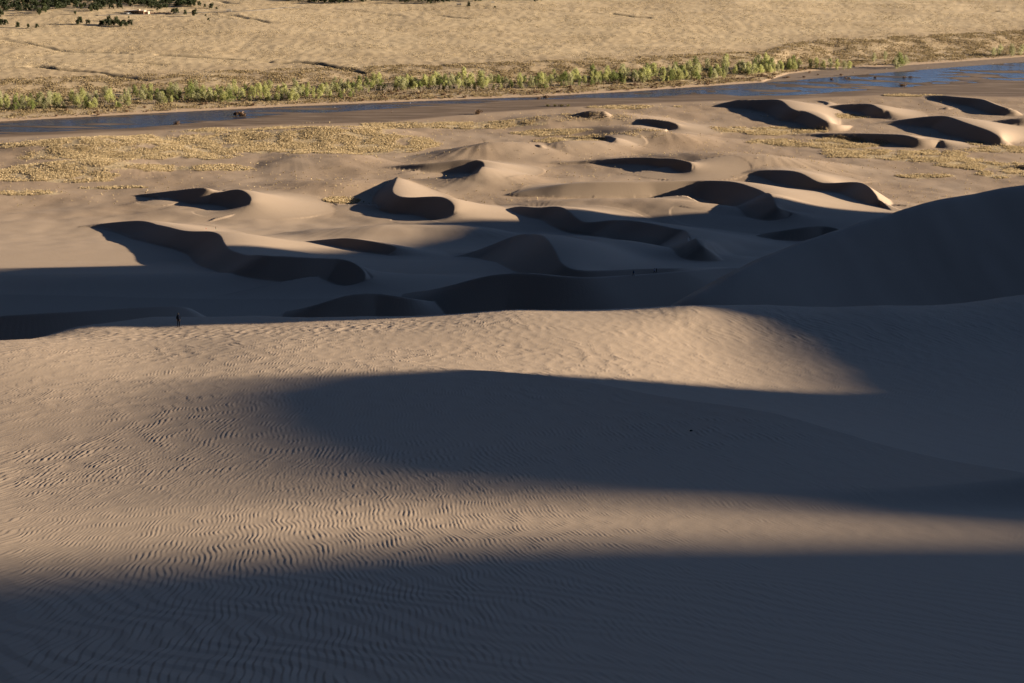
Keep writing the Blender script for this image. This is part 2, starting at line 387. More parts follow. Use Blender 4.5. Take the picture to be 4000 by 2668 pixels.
def far_z(x, y, th):
    zb = base_far(x, y)
    # dunes
    add = np.zeros(x.shape)
    for D in _dunes:
        a = D.bb; k = np.where((x > a[0]) & (x < a[1]) & (y > a[2]) & (y < a[3]))[0]
        if len(k): add[k] = np.maximum(add[k], D.height(x[k], y[k]))
    zb = zb + swells(x, y)
    yw, yn, yf = y_wet(th), y_near(th), y_far(th)
    flat = sstep(yw+8, yw-45, y)          # 1 in the dunes, 0 on the wet flat
    z = zb*flat + .18*(1-flat) + add*flat
    z = z + flat*(.70*noise(x/34, y/44, 41) + .22*noise(x/12, y/17, 42) )*sstep(820, 1050, y)*np.where(add > .6, .15, 1)
    # creek bed
    inside = (y > yn-6) & (y < yf+4)
    bd = np.minimum(y-yn, yf-y)
    braid = sstep(.06, .13, th)*sstep(.35, .25, th)
    nb = noise(x/60, y/30+x/90, 51) + .5*noise(x/22, y/11, 52)
    far_part = sstep(.35, .75, (y-yn)/np.maximum(yf-yn, 1))
    bed = -.07 - .05*np.clip(bd/10, -1, 1) + braid*.62*np.clip(nb+.10, -.2, .5)*(1-far_part*.55)
    bed = bed + (1-braid)*.5*np.clip(noise(x/90, y/13, 53)+.02, 0, 1)
    kk = sstep(-6, 2, bd)
    creek_zone = (y > yn-6)
    z = np.where(creek_zone, z*(1-kk) + bed*kk, z)
    kp = np.where(y > yf-3)[0]
    if len(kp):
        zp = plain_z(x[kp], y[kp], th[kp])
        gz = np.zeros(len(kp))
        xk, yk = x[kp], y[kp]
        for C in _gul:
            m = 40
            q = np.where((xk > C[:, 0].min()-m) & (xk < C[:, 0].max()+m) & (yk > C[:, 1].min()-m) & (yk < C[:, 1].max()+m))[0]
            if not len(q): continue
            xx, yy = xk[q] + 5*noise(xk[q]/25, yk[q]/25, 61), yk[q]
            best = np.full(len(q), 1e18)
            for a, b in zip(C[:-1], C[1:]):
                dx, dy = b[0]-a[0], b[1]-a[1]; t = np.clip(((xx-a[0])*dx+(yy-a[1])*dy)/(dx*dx+dy*dy+1e-9), 0, 1)
                best = np.minimum(best, (xx-a[0]-t*dx)**2+(yy-a[1]-t*dy)**2)
            w = 6.5*(.7+.6*noise(xk[q]/40, yk[q]/40, 62))
            gz[q] = np.maximum(gz[q], C[0, 2]*np.exp(-best/(w*w)))
        zp = zp - gz
        mix = sstep(-3, 1, y[kp]-yf[kp])
        z[kp] = z[kp]*(1-mix) + zp*mix
    # big dune at the right
    kh = np.where((y > 330) & (y < 1100) & (x > 0))[0]
    if len(kh):
        hz = hill_z(x[kh], y[kh]) + .7*noise(x[kh]/34, y[kh]/50, 64) + .25*noise(x[kh]/9, y[kh]/30, 65); z[kh] = np.maximum(z[kh], hz)
    # valley in front of it, hidden behind the near crest
    return z

_rp = []
for _u, _v2 in RIDGE:
    h_ = hit(_u, _v2, lambda a, b: near_z(a, b), 30, 300); _rp.append((h_[0], h_[1]))
_rc = catmull([(a, b, 0) for a, b in _rp], 3)

# ---- the high dunes to the right, out of the picture, whose skyline throws the broad shade:
#      each mark is an edge of the shade on the sand; the sunbeam through it fixes the skyline
def beam(u, v, lo, hi):
    h_ = hit(u, v, lambda a, b: zfun(a, b, False), lo, hi)
    x, y = h_; z = float(zfun(np.array([x]), np.array([y]), False)[0])
    s = SX*x + SY*y; r = -SY*x + SX*y
    return r, z - s*TE, x, y, z
# ================= helpers =================
def new_mesh_np(name, V, F, mat=None, smooth=True, attrs=None):
    V = np.asarray(V, np.float32); F = np.asarray(F, np.int32)
    me = bpy.data.meshes.new(name); n = F.shape[1]
    me.vertices.add(len(V)); me.vertices.foreach_set('co', V.ravel())
    me.loops.add(F.size); me.loops.foreach_set('vertex_index', F.ravel())
    me.polygons.add(len(F)); me.polygons.foreach_set('loop_start', np.arange(0, F.size, n, dtype=np.int32))
    me.polygons.foreach_set('use_smooth', np.full(len(F), smooth))
    if attrs:
        for k, a in attrs.items():
            at = me.attributes.new(k, 'FLOAT', 'POINT'); at.data.foreach_set('value', np.asarray(a, np.float32).ravel())
    me.update(calc_edges=True)
    for m in (mat if isinstance(mat, (list, tuple)) else [mat]):
        if m: me.materials.append(m)
    return me
def link(name, me, parent=None, loc=None, rz=0, scale=None):
    o = bpy.data.objects.new(name, me); COL.objects.link(o)
    if parent: o.parent = parent
    if loc is not None: o.location = loc
    if rz: o.rotation_euler = (0, 0, rz)
    if scale is not None: o.scale = scale
    return o
def tag(o, label=None, cat=None, group=None, kind=None):
    if label: o['label'] = label
    if cat: o['category'] = cat
    if group: o['group'] = group
    if kind: o['kind'] = kind
    return o
def ground(x, y): return float(zfun(np.array([x], float), np.array([y], float), False)[0])
def at(u, v, lo=420.0, hi=4500.0):
    h = hit(u, v, lambda a, b: zfun(a, b, False), lo, hi)
    return h[0], h[1], ground(*h)

class M_:
    """a material with node helpers"""
    def __init__(s, name, rough=.9, spec=.2):
        s.m = bpy.data.materials.new(name); s.m.use_nodes = True; s.t = s.m.node_tree; s.N = s.t.nodes; s.L = s.t.links
        s.b = s.N["Principled BSDF"]; s.b.inputs["Roughness"].default_value = rough
        s.b.inputs["Specular IOR Level"].default_value = spec
        s.tc = s.N.new("ShaderNodeTexCoord")
    def map(s, scale, rot=(0,0,0)):
        n = s.N.new("ShaderNodeMapping"); n.inputs["Scale"].default_value = scale; n.inputs["Rotation"].default_value = rot
        s.L.new(s.tc.outputs["Object"], n.inputs[0]); return n.outputs[0]
    def noise(s, scale=(1,1,1), detail=4, rough=.55, rot=(0,0,0), dist=0):
        n = s.N.new("ShaderNodeTexNoise"); n.inputs["Scale"].default_value = 1; n.inputs["Detail"].default_value = detail
        n.inputs["Roughness"].default_value = rough; n.inputs["Distortion"].default_value = dist
        s.L.new(s.map(scale, rot), n.inputs["Vector"]); return n.outputs["Fac"]
    def attr(s, name):
        n = s.N.new("ShaderNodeAttribute"); n.attribute_name = name; return n.outputs["Fac"]
    def ramp(s, f, stops):
        n = s.N.new("ShaderNodeValToRGB"); s.L.new(f, n.inputs[0]); e = n.color_ramp.elements
        e[0].position = stops[0][0]; e[0].color = (*stops[0][1], 1); e[1].position = stops[-1][0]; e[1].color = (*stops[-1][1], 1)
        for p, c in stops[1:-1]:
            q = e.new(p); q.color = (*c, 1)
        return n.outputs[0]
    def mix(s, f, a, b, mode='MIX'):
        n = s.N.new("ShaderNodeMix"); n.data_type = 'RGBA'; n.blend_type = mode
        for sock, val in ((n.inputs[0], f), (n.inputs[6], a), (n.inputs[7], b)):
            if isinstance(val, (int, float)): sock.default_value = val
            elif isinstance(val, tuple): sock.default_value = (*val, 1)
            else: s.L.new(val, sock)
        return n.outputs[2]
    def math(s, op, a, b=0.0):
        n = s.N.new("ShaderNodeMath"); n.operation = op; n.use_clamp = False
        for sock, val in ((n.inputs[0], a), (n.inputs[1], b)):
            if isinstance(val, (int, float)): sock.default_value = val
            else: s.L.new(val, sock)
        return n.outputs[0]
    def color(s, c):
        if isinstance(c, tuple): s.b.inputs["Base Color"].default_value = (*c, 1)
        else: s.L.new(c, s.b.inputs["Base Color"])
        return s
    def bump(s, h, dist, strength=1.0):
        n = s.N.new("ShaderNodeBump"); n.inputs["Distance"].default_value = dist; n.inputs["Strength"].default_value = strength
        s.L.new(h, n.inputs["Height"]); s.L.new(n.outputs[0], s.b.inputs["Normal"]); return s
def flat_mat(name, c, rough=.8, spec=.3, metal=0, var=.15):
    m = M_(name, rough, spec); f = m.noise((7, 7, 7), 3)
    m.color(m.mix(f, tuple(x*(1-var) for x in c), tuple(min(1, x*(1+var)) for x in c))); m.b.inputs["Metallic"].default_value = metal
    return m.m
def leaf_mat(name, c1, c2, trans=.45):
    m = M_(name, .6, .25); f = m.noise((.9, .9, .9), 3)
    oi = m.N.new("ShaderNodeObjectInfo")
    col = m.mix(f, c1, c2); v = m.math('MULTIPLY_ADD', oi.outputs["Random"], .5); m.N[-1].inputs[2].default_value = .75
    hs = m.N.new("ShaderNodeHueSaturation"); m.L.new(v, hs.inputs["Value"]); m.L.new(col, hs.inputs["Color"])
    m.L.new(hs.outputs[0], m.b.inputs["Base Color"])
    tr = m.N.new("ShaderNodeBsdfTranslucent"); m.L.new(hs.outputs[0], tr.inputs[0])
    mx = m.N.new("ShaderNodeMixShader"); mx.inputs[0].default_value = trans
    out = m.N["Material Output"]; m.L.new(m.b.outputs[0], mx.inputs[1]); m.L.new(tr.outputs[0], mx.inputs[2]); m.L.new(mx.outputs[0], out.inputs[0])
    return m.m

# ================= ground materials =================
def sand_material():
    m = M_("sand", .95, .12)
    big = m.noise((.02, .02, .02), 4); fine = m.noise((14, 14, 14), 3, .6)
    dry = m.mix(big, (.36, .288, .226), (.415, .338, .268))
    dry = m.mix(m.math('MULTIPLY', fine, .35), dry, (.27, .205, .15))
    floor_n = m.noise((.5, .22, .5), 5, .65)
    gravel = m.mix(floor_n, (.27, .205, .150), (.37, .285, .21))
    c = m.mix(m.attr('floor'), dry, gravel)
    straw = m.ramp(m.noise((.30, .16, .3), 5, .7), [(.30, (.34, .265, .18)), (.50, (.44, .36, .24)), (.72, (.54, .45, .30))])
    c = m.mix(m.attr('grass'), c, straw)
    wn_ = m.noise((.02, .10, .1), 5, .6, (0, 0, R(8)))
    wet = m.ramp(wn_, [(.30, (.105, .078, .060)), (.52, (.155, .118, .092)), (.70, (.25, .20, .16))])
    c = m.mix(m.attr('wet'), c, wet)
    soak = m.ramp(wn_, [(.35, (.060, .045, .037)), (.65, (.10, .075, .058))])
    c = m.mix(m.attr('soak'), c, soak)
    m.color(c)
    # wind texture too small for the mesh, and the rough ground of the grassy flats
    b1 = m.noise((2.2, .9, 2.2), 4, .6); b2 = m.noise((.9, .5, .9), 5, .7)
    g = m.math('MULTIPLY', b2, m.math('ADD', m.attr('grass'), m.math('MULTIPLY', m.attr('floor'), .35)))
    h = m.math('ADD', m.math('MULTIPLY', b1, m.attr('fuzz')), m.math('MULTIPLY', g, 1.6))
    m.bump(h, .22)
    return m.m
def plain_material():
    m = M_("dry_grass", .95, .1)
    n1 = m.noise((.006, .024, .02), 7, .68, (0, 0, R(-3)), .2); n2 = m.noise((.35, .30, .3), 5, .75)
    n3 = m.noise((.004, .009, .01), 4, .55)
    c = m.ramp(n1, [(.25, (.35, .28, .185)), (.45, (.48, .395, .27)), (.62, (.58, .485, .335)), (.80, (.67, .57, .40))])
    c = m.mix(m.math('MULTIPLY', n3, .6), c, (.45, .35, .22))
    c = m.mix(m.ramp(n2, [(.48, (0, 0, 0)), (.78, (.5, .5, .5))]), c, (.25, .185, .11))
    bank = m.ramp(m.noise((.12, .12, .1), 5, .7), [(.35, (.29, .225, .15)), (.6, (.42, .335, .225))])
    c = m.mix(m.attr('bank'), c, bank)
    c = m.mix(m.attr('beach'), c, (.43, .33, .24))
    c = m.mix(m.attr('gully'), c, (.10, .085, .055))
    c = m.mix(m.attr('wash'), c, m.ramp(m.noise((.03, .12, .1), 5, .6), [(.35, (.17, .135, .11)), (.65, (.25, .20, .165))]))
    c = m.mix(m.attr('wet'), c, (.13, .10, .08))
    m.color(c)
    b = m.noise((.8, .6, .5), 4, .8); bb = m.noise((.05, .10, .1), 4, .6)
    h = m.math('ADD', m.math('MULTIPLY', b, 1.0), m.math('MULTIPLY', bb, .2))
    m.bump(h, .16)
    return m.m
MS = sand_material(); MP = plain_material()

# ================= the ground sheet =================
th_in = np.arange(-.30, .30001, .00055)
ext = []; s_ = .0011; t_ = .30
while t_ < 1.6: t_ += s_; ext.append(t_); s_ *= 1.13
TH = np.concatenate([-np.array(ext)[::-1], th_in, np.array(ext)])
def near_rows():
    D = [4.0]; cols = np.array([-.24, -.12, 0, .12, .22, .257])
    while D[-1] < 300:
        d = D[-1]
        a = near_z(cols*d, np.full(6, d)); b = near_z(cols*d*1.01, np.full(6, d*1.01))
        g = np.abs((CAMZ-a)/d - (CAMZ-b)/(d*1.01)).max()/(.01*d)
        D.append(d + min(.02*d, .62/1991/max(g, 1e-6), 1.0) if d > 14 else d*1.05)
    return D
rows = near_rows()
D = rows[-1]
while D < 3300:
    D += max(.8, D*D*.45/1991/195) if D > 395 else 1.2
    rows.append(D)
while D < 9000: D *= 1.03; rows.append(D)
YS = np.array(rows)
nx, ny = len(TH), len(YS)
X = (TH[None, :]*YS[:, None]); Y = np.repeat(YS[:, None], nx, 1); Z = np.empty_like(X)
for i in range(0, ny, 200): Z[i:i+200] = zfun(X[i:i+200], Y[i:i+200])
print('grid', nx, ny, nx*ny)
thg = np.repeat(TH[None, :], ny, 0)
YF = y_far(thg); YN = y_near(thg); YW = y_wet(thg)

def blob(x, y, u, v, ru, rv, rot=0):
    """soft ellipse on the ground around a photograph pixel"""
    cx, cy, _ = at(u, v); th, T1 = ray(u, v-rv); _, T2 = ray(u, v+rv)
    a = ru*cy/FPX; b = abs(CAMZ/T1-CAMZ/T2)*.5*(cy/(CAMZ/ray(u, v)[1]))
    dx, dy = x-cx, y-cy; c, s = math.cos(rot), math.sin(rot)
    q = ((dx*c+dy*s)/a)**2 + ((-dx*s+dy*c)/b)**2
    return np.clip(1.35-q, 0, 1)
PATCH = [(350,545,500,22),(900,560,560,40),(1250,560,420,45),(500,600,420,30),(300,640,420,22),(150,690,330,24),(450,735,160,6),(120,755,160,14),(850,655,180,14),(1100,500,500,14),(1750,490,420,14),
 (2250,455,250,10),(2300,545,300,14),(1330,785,70,14),(2980,515,230,16),(3280,560,330,20),(3450,600,300,22),(3650,620,180,20),(3900,585,150,14),(3850,650,200,20),(3950,680,200,20),(3300,455,90,8),(2150,520,150,12),(3600,690,150,8),(3750,555,120,10),(3560,372,120,6),(2450,420,200,7),(1000,478,300,6),(3900,372,100,5)]
sel = (Y > 1000) & (Y < YF)
xs, ys = X[sel], Y[sel]
pm = np.zeros(xs.shape)
for p in PATCH: pm = np.maximum(pm, blob(xs, ys, *p))
gn = fbm(xs/38, ys/60, 4, 71, .6)
gmask = np.clip((pm*1.5 + gn*1.1 - .55)*2.2, 0, 1)
# no grass on the slipping sand
h0 = np.zeros(xs.shape)
for Dn in _dunes:
    a = Dn.bb; k = np.where((xs > a[0]) & (xs < a[1]) & (ys > a[2]) & (ys < a[3]))[0]
    if len(k): h0[k] = np.maximum(h0[k], Dn.height(xs[k], ys[k]))
bare = np.maximum(sstep(.5, 1.6, h0), .85*sstep(2.0, 3.4, swells(xs, ys))*(xs > -60))
GR = np.zeros(X.shape); GR[sel] = gmask*(1-bare)*sstep(.02, .25, pm)*sstep(YW[sel]+4, YW[sel]-12, ys)
FL = np.zeros(X.shape); FL[sel] = np.clip((1-sstep(.25, 1.2, h0))*(.75+.6*fbm(xs/60, ys/90, 3, 75)), 0, 1)*sstep(1020, 1150, ys)
WET = sstep(YW-10, YW+6, Y)*(Y < YF+1)
SOAK = sstep(.14, .02, Z)*(Y > YN-14)*(Y < YF+3)
FZ = np.where(Y > 300, .30, .05)
dF = Y-YF; dB = Y-np.maximum(YF, y_bank(thg)); WASH = sstep(1.5, -1.5, dB)*(dF > 0)
BANK = sstep(4, 30, dB)*sstep(330, 200, dB)*np.clip(.75+.8*fbm(X/50, Y/60, 3, 81), 0, 1)
BEACH = sstep(26+9*noise(X/30, Y/40, 82), 10, dB)*(1-WASH)
GUL = np.zeros(X.shape)
kp = dF > 0
for C in _gul:
    q = np.where(kp & (X > C[:, 0].min()-30) & (X < C[:, 0].max()+30) & (Y > C[:, 1].min()-30) & (Y < C[:, 1].max()+30))
    if not len(q[0]): continue
    xx = X[q] + 5*noise(X[q]/25, Y[q]/25, 61); yy = Y[q]; best = np.full(xx.shape, 1e18)
    for a, b in zip(C[:-1], C[1:]):
        dx, dy = b[0]-a[0], b[1]-a[1]; t = np.clip(((xx-a[0])*dx+(yy-a[1])*dy)/(dx*dx+dy*dy+1e-9), 0, 1)
        best = np.minimum(best, (xx-a[0]-t*dx)**2+(yy-a[1]-t*dy)**2)
    GUL[q] = np.maximum(GUL[q], np.clip(C[0, 2]/2.2, .3, 1)*np.exp(-best/18)*np.clip(.8+1.2*noise(xx/14, yy/20, 63), 0, 1.1))
idx = np.arange(nx*ny).reshape(ny, nx)
F = np.stack([idx[:-1, :-1], idx[:-1, 1:], idx[1:, 1:], idx[1:, :-1]], -1).reshape(-1, 4)
fy = (dF[:-1, :-1] + dF[1:, 1:]).reshape(-1)*.5
V = np.stack([X, Y, Z], -1).reshape(-1, 3)
def sheet(name, keep, mat, attrs):
    f = F[keep]; used, inv = np.unique(f.ravel(), return_inverse=True)
    me = new_mesh_np(name, V[used], inv.reshape(-1, 4), mat, True, {k: a.reshape(-1)[used] for k, a in attrs.items()})
    return tag(link(name, me), kind='structure')
dunes_obj = sheet('sand_terrain', fy < 1.0, MS, dict(grass=GR, floor=FL, wet=WET*(1-BEACH*0), soak=SOAK, fuzz=FZ))
plain_obj = sheet('plain_terrain', fy >= 1.0, MP, dict(bank=BANK, beach=BEACH, gully=GUL, wash=WASH, wet=np.clip(sstep(2.5, .5, dF), 0, 1)))

# ================= creek water =================
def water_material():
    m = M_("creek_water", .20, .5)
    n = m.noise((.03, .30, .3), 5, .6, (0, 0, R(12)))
    m.color(m.ramp(n, [(.35, (.012, .022, .050)), (.70, (.045, .038, .036))])); m.b.inputs["IOR"].default_value = 1.33  # blue end paints in the reflected sky, brown end is the water itself
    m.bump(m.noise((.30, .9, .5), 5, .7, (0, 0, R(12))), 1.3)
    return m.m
tw = np.arange(-.34, .3601, .002); kk_ = np.linspace(-.08, 1.04, 40)
yn_, yf_ = y_near(tw), y_far(tw)
YY = yn_[None]+(yf_-yn_)[None]*kk_[:, None]; XX = tw[None]*YY
wi = np.arange(YY.size).reshape(YY.shape)
WF = np.stack([wi[:-1, :-1], wi[:-1, 1:], wi[1:, 1:], wi[1:, :-1]], -1).reshape(-1, 4)
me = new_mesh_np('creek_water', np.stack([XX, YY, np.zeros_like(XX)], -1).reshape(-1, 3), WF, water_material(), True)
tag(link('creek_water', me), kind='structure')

# ================= high dunes to the right whose skyline throws the broad shade =================
HS = np.array([(-60,235),(-20,218),(0,208),(14,199),(25,190),(34,187.5),(40,184.4),(44,180.7),(47.5,176.5),(50.5,174.4),(54,175.2),(60,176.3),(73,174.2),(95,170.4),(124,165.4),(144,161.2),(151,156.5),(154.5,150),(158.5,146),(165,143.3),(188,138.3),(220,133.4),(238,132),(246,132.6),
 (248,132),(250,142),(252,149),(256,158),(266,164),(330,151),(400,140),(547,122),(670,101),(740,88),(800,76),(822,60),(845,46),(865,40),(880,36),(900,28),(950,18),(1000,12),(1040,14),(1060,-8),(1072,-40),(1085,-70),(1110,-105),(1150,-132),(1210,-185),(1300,-242)], float)
rr = np.concatenate([np.arange(-60, 300, 1.0), np.arange(300, 1301, 5.)])
Hr = np.interp(rr, HS[:, 0], HS[:, 1]); Sr = np.interp(rr, [-60, 50, 72, 128, 147, 200, 300, 1300], [640, 600, 330, 330, 520, 500, 520, 1230])
Hr = Hr + np.where(rr > 262, 1, .0)*1.5*noise(rr/30, rr*0, 91)
zc = Hr + Sr*TE
d0 = np.concatenate([-np.geomspace(440, 2, 26), [0], np.geomspace(2, 500, 20)])
prof = np.where(d0 < 0, .60*(np.sqrt(d0*d0+9)-3), .42*(np.sqrt(d0*d0+36)-6))
SS = Sr[:, None]+d0[None]; ZZ = zc[:, None]-prof[None]
PX = SX*SS - SY*rr[:, None]; PY = SY*SS + SX*rr[:, None]
gz = np.interp(np.maximum(PY, 0), _BY, _BZ) - 4
ZZ = ZZ + 1.2*noise(PX/25, PY/25, 92)*np.clip(np.abs(d0)[None]/20, 0, 1)
ZZ = np.maximum(ZZ, gz)
ri = np.arange(SS.size).reshape(SS.shape)
RF = np.stack([ri[:-1, :-1], ri[:-1, 1:], ri[1:, 1:], ri[1:, :-1]], -1).reshape(-1, 4)
me = new_mesh_np('dune_hill_terrain', np.stack([PX, PY, ZZ], -1).reshape(-1, 3), RF, MS, True, dict(fuzz=np.full(SS.size, .2), grass=np.zeros(SS.size), floor=np.zeros(SS.size), wet=np.zeros(SS.size), soak=np.zeros(SS.size)))
tag(link('dune_hill_terrain', me), kind='structure')
# ================= small mesh builders =================
rng = random.Random(5); nr = np.random.RandomState(11)
class MB:
    def __init__(s): s.v = []; s.f = []; s.mi = []
    def add(s, v, f, mi=0):
        o = len(s.v); s.v += [tuple(p) for p in v]; s.f += [tuple(i+o for i in q) for q in f]; s.mi += [mi]*len(f)
    def box(s, x0, x1, y0, y1, z0, z1, mi=0, taper=0):
        t = taper
        v = [(x0,y0,z0),(x1,y0,z0),(x1,y1,z0),(x0,y1,z0),(x0+t,y0+t,z1),(x1-t,y0+t,z1),(x1-t,y1-t,z1),(x0+t,y1-t,z1)]
        s.add(v, [(3,2,1,0),(4,5,6,7),(0,1,5,4),(1,2,6,5),(2,3,7,6),(3,0,4,7)], mi)
    def tube(s, pts, rad, n=6, mi=0):
        rings = []
        for i, p in enumerate(pts):
            p = Vector(p); d = Vector(pts[min(i+1, len(pts)-1)])-Vector(pts[max(i-1, 0)]); d.normalize()
            a = d.orthogonal().normalized(); b = d.cross(a); r = rad[i]
            rings.append([p + (a*math.cos(2*math.pi*k/n)+b*math.sin(2*math.pi*k/n))*r for k in range(n)])
        v = [q for g in rings for q in g]; f = []
        for i in range(len(pts)-1):
            for k in range(n): f.append((i*n+k, i*n+(k+1) % n, (i+1)*n+(k+1) % n, (i+1)*n+k))
        f.append(tuple(range(n-1, -1, -1))); f.append(tuple((len(pts)-1)*n+k for k in range(n)))
        s.add(v, f, mi)
    def lathe(s, prof, n=14, c=(0,0,0), axis='z', mi=0):
        v = []; f = []
        for r, h in prof:
            for k in range(n):
                a = 2*math.pi*k/n; p = (r*math.cos(a), r*math.sin(a), h)
                if axis == 'y': p = (p[0], p[2], p[1])
                v.append((p[0]+c[0], p[1]+c[1], p[2]+c[2]))
        for i in range(len(prof)-1):
            for k in range(n): f.append((i*n+k, i*n+(k+1) % n, (i+1)*n+(k+1) % n, (i+1)*n+k))
        f.append(tuple(range(n-1, -1, -1))); f.append(tuple((len(prof)-1)*n+k for k in range(n)))
        s.add(v, f, mi)
    def mesh(s, name, mats, smooth=False):
        me = bpy.data.meshes.new(name); me.from_pydata(s.v, [], s.f)
        for m in (mats if isinstance(mats, (list, tuple)) else [mats]): me.materials.append(m)
        me.polygons.foreach_set('material_index', s.mi); me.polygons.foreach_set('use_smooth', [smooth]*len(s.f)); me.update()
        return me
def clump_mesh(name, centres, radii, count, leaf, mat, up=.0, seed=0):
    """many leaf-sized faces gathered in clumps: centres (n,3), radii (n,3)"""
    r = np.random.RandomState(seed); n = len(centres); k = r.randint(0, n, count)
    d = r.normal(size=(count, 3)); d /= np.linalg.norm(d, axis=1)[:, None]
    rad = r.rand(count)**.42
    p = np.asarray(centres)[k] + d*np.asarray(radii)[k]*rad[:, None]
    a = r.normal(size=(count, 3)); a[:, 2] += up; a /= np.linalg.norm(a, axis=1)[:, None]
    b = np.cross(a, r.normal(size=(count, 3))); b /= np.linalg.norm(b, axis=1)[:, None]
    sz = leaf*(.6+.8*r.rand(count))[:, None]
    V = np.stack([p-a*sz, p+b*sz*.55, p+a*sz, p-b*sz*.55], 1).reshape(-1, 3)
    V[:, 2] = np.maximum(V[:, 2], .02)
    return new_mesh_np(name, V, np.arange(count*4).reshape(-1, 4), mat, False)
BARK = flat_mat('bark', (.13, .10, .075), .9); PALEBARK = flat_mat('pale_bark', (.34, .29, .24), .9)
def limbs(name, h, spread, n, mat, seed, fork=.25, thick=.11, twigs=0):
    r = random.Random(seed); m = MB()
    top = (r.uniform(-.2, .2)*spread, r.uniform(-.2, .2)*spread, h*.8)
    m.tube([(0,0,-.4),(0,0,h*.1),(top[0]*.4,top[1]*.4,h*.45),top], [thick*h*.16, thick*h*.12, thick*h*.07, thick*h*.02], 6)
    for i in range(n):
        a = 2*math.pi*(i/n)+r.uniform(-.4, .4); z0 = h*r.uniform(fork*.5, fork*2.2); z1 = h*r.uniform(.65, .97)
        R_ = spread*r.uniform(.5, .9); p1 = Vector((math.cos(a)*R_*.5, math.sin(a)*R_*.5, z0+(z1-z0)*.5)); p2 = Vector((math.cos(a)*R_, math.sin(a)*R_, z1))
        m.tube([(0,0,z0), p1, p2], [thick*h*.07, thick*h*.04, thick*h*.015], 5)
        for j in range(twigs):
            t = r.uniform(.35, 1); q = p1.lerp(p2, t); d = Vector((r.uniform(-1,1), r.uniform(-1,1), r.uniform(.3,1.4))).normalized()*h*r.uniform(.1, .22)
            m.tube([q, q+d], [thick*h*.022, thick*h*.008], 4)
    return m.mesh(name, mat, True)

# ================= cottonwoods and willows of the creek belt =================
LEAF = [leaf_mat('bright_leaves', (.37, .39, .16), (.53, .55, .26), .5), leaf_mat('deep_leaves', (.13, .17, .055), (.25, .29, .095), .4), leaf_mat('grey_green_leaves', (.33, .34, .19), (.46, .46, .28), .45)]
def crown(kind, seed):
    r = np.random.RandomState(seed); c = []; q = []
    if kind == 'round': H, W, n = 10.5, 5.3, 20
    elif kind == 'tall': H, W, n = 12.5, 3.8, 16
    else: H, W, n = 7.0, 3.6, 11
    for i in range(n):
        t = (i+.5)/n; a = r.rand()*6.28; env = math.sin(min(1, .12+t*1.02)*math.pi)**.55 if kind != 'tall' else (1-abs(t-.4))*1.05
        R_ = W*env*r.uniform(.25, .8)
        c.append((math.cos(a)*R_, math.sin(a)*R_, H*(.14+.80*t))); s = r.uniform(.75, 1.3)*W*.38
        q.append((s, s, s*r.uniform(1.0, 1.7)))
    return H, W, c, q
TREES = {}
for ki, kind in enumerate(('round', 'tall', 'low')):
    for v in range(4):
        H, W, c, q = crown(kind, 100+ki*10+v)
        trunk = limbs('trunk', H, W, 5, BARK, 200+ki*10+v)
        for li in range(3):
            TREES[(kind, v, li)] = (trunk, clump_mesh('crown', c, q, {'round': 950, 'tall': 800, 'low': 500}[kind], .42, LEAF[li], .6, 300+ki*10+v*3+li))
def thing(name, label, cat, group, loc, rz=0, sc=1.0):
    o = bpy.data.objects.new(name, None); COL.objects.link(o); o.location = loc; o.rotation_euler = (0, 0, rz); o.scale = (sc, sc, sc) if not isinstance(sc, tuple) else sc
    o.empty_display_size = .5
    return tag(o, label, cat, group)
SHAPE = {'round': 'broad rounded', 'tall': 'tall narrow', 'low': 'low bushy'}
HUE = ['bright yellow-green', 'deep green', 'pale grey-green']
def place_tree(x, y, kind, li, sc, where, group):
    tr, cr = TREES[(kind, rng.randrange(4), li)]
    z = ground(x, y)
    name = 'willow_tree' if kind == 'low' else 'cottonwood_tree'
    o = thing(name, f'{SHAPE[kind].split()[-1]} {HUE[li]} {"small " if sc*{"round":1,"tall":1.2,"low":.9}[kind] < .72 else "large " if sc > 1.05 else ""}{"willow" if kind == "low" else "cottonwood"} {where}', 'tree', group, (x, y, z-.05), rng.uniform(0, 6.28), sc)
    link('trunk', tr, o); link('crown', cr, o)
    return o
BT = [(-120,402),(0,396),(120,390),(300,384),(500,366),(640,360),(720,350),(800,366),(900,352),(1000,345),(1150,338),(1300,334),(1600,322),(1900,312),(2040,305),(2200,306),(2400,296),(2550,288),(2700,276),(2850,270),(3000,264),(3130,262)]
BB = [(-120,436),(0,432),(100,431),(200,427),(421,425),(600,415),(690,396),(760,398),(800,402),(1006,398),(1187,393),(1290,386),(1388,383),(1440,358),(1749,350),(2067,351),(2234,338),(2421,330),(2538,324),(2702,314),(2842,308),(2950,290),(3029,283),(3130,270)]
def stretch(u): return ('leftmost stretch of the belt' if u < 380 else 'belt above the sand islet' if u < 1010 else 'belt just left of grey thicket' if u < 1300 else 'belt behind the grey thicket' if u < 2000 else 'belt right of grey thicket' if u < 2560 else 'right end of the belt')
placed = []
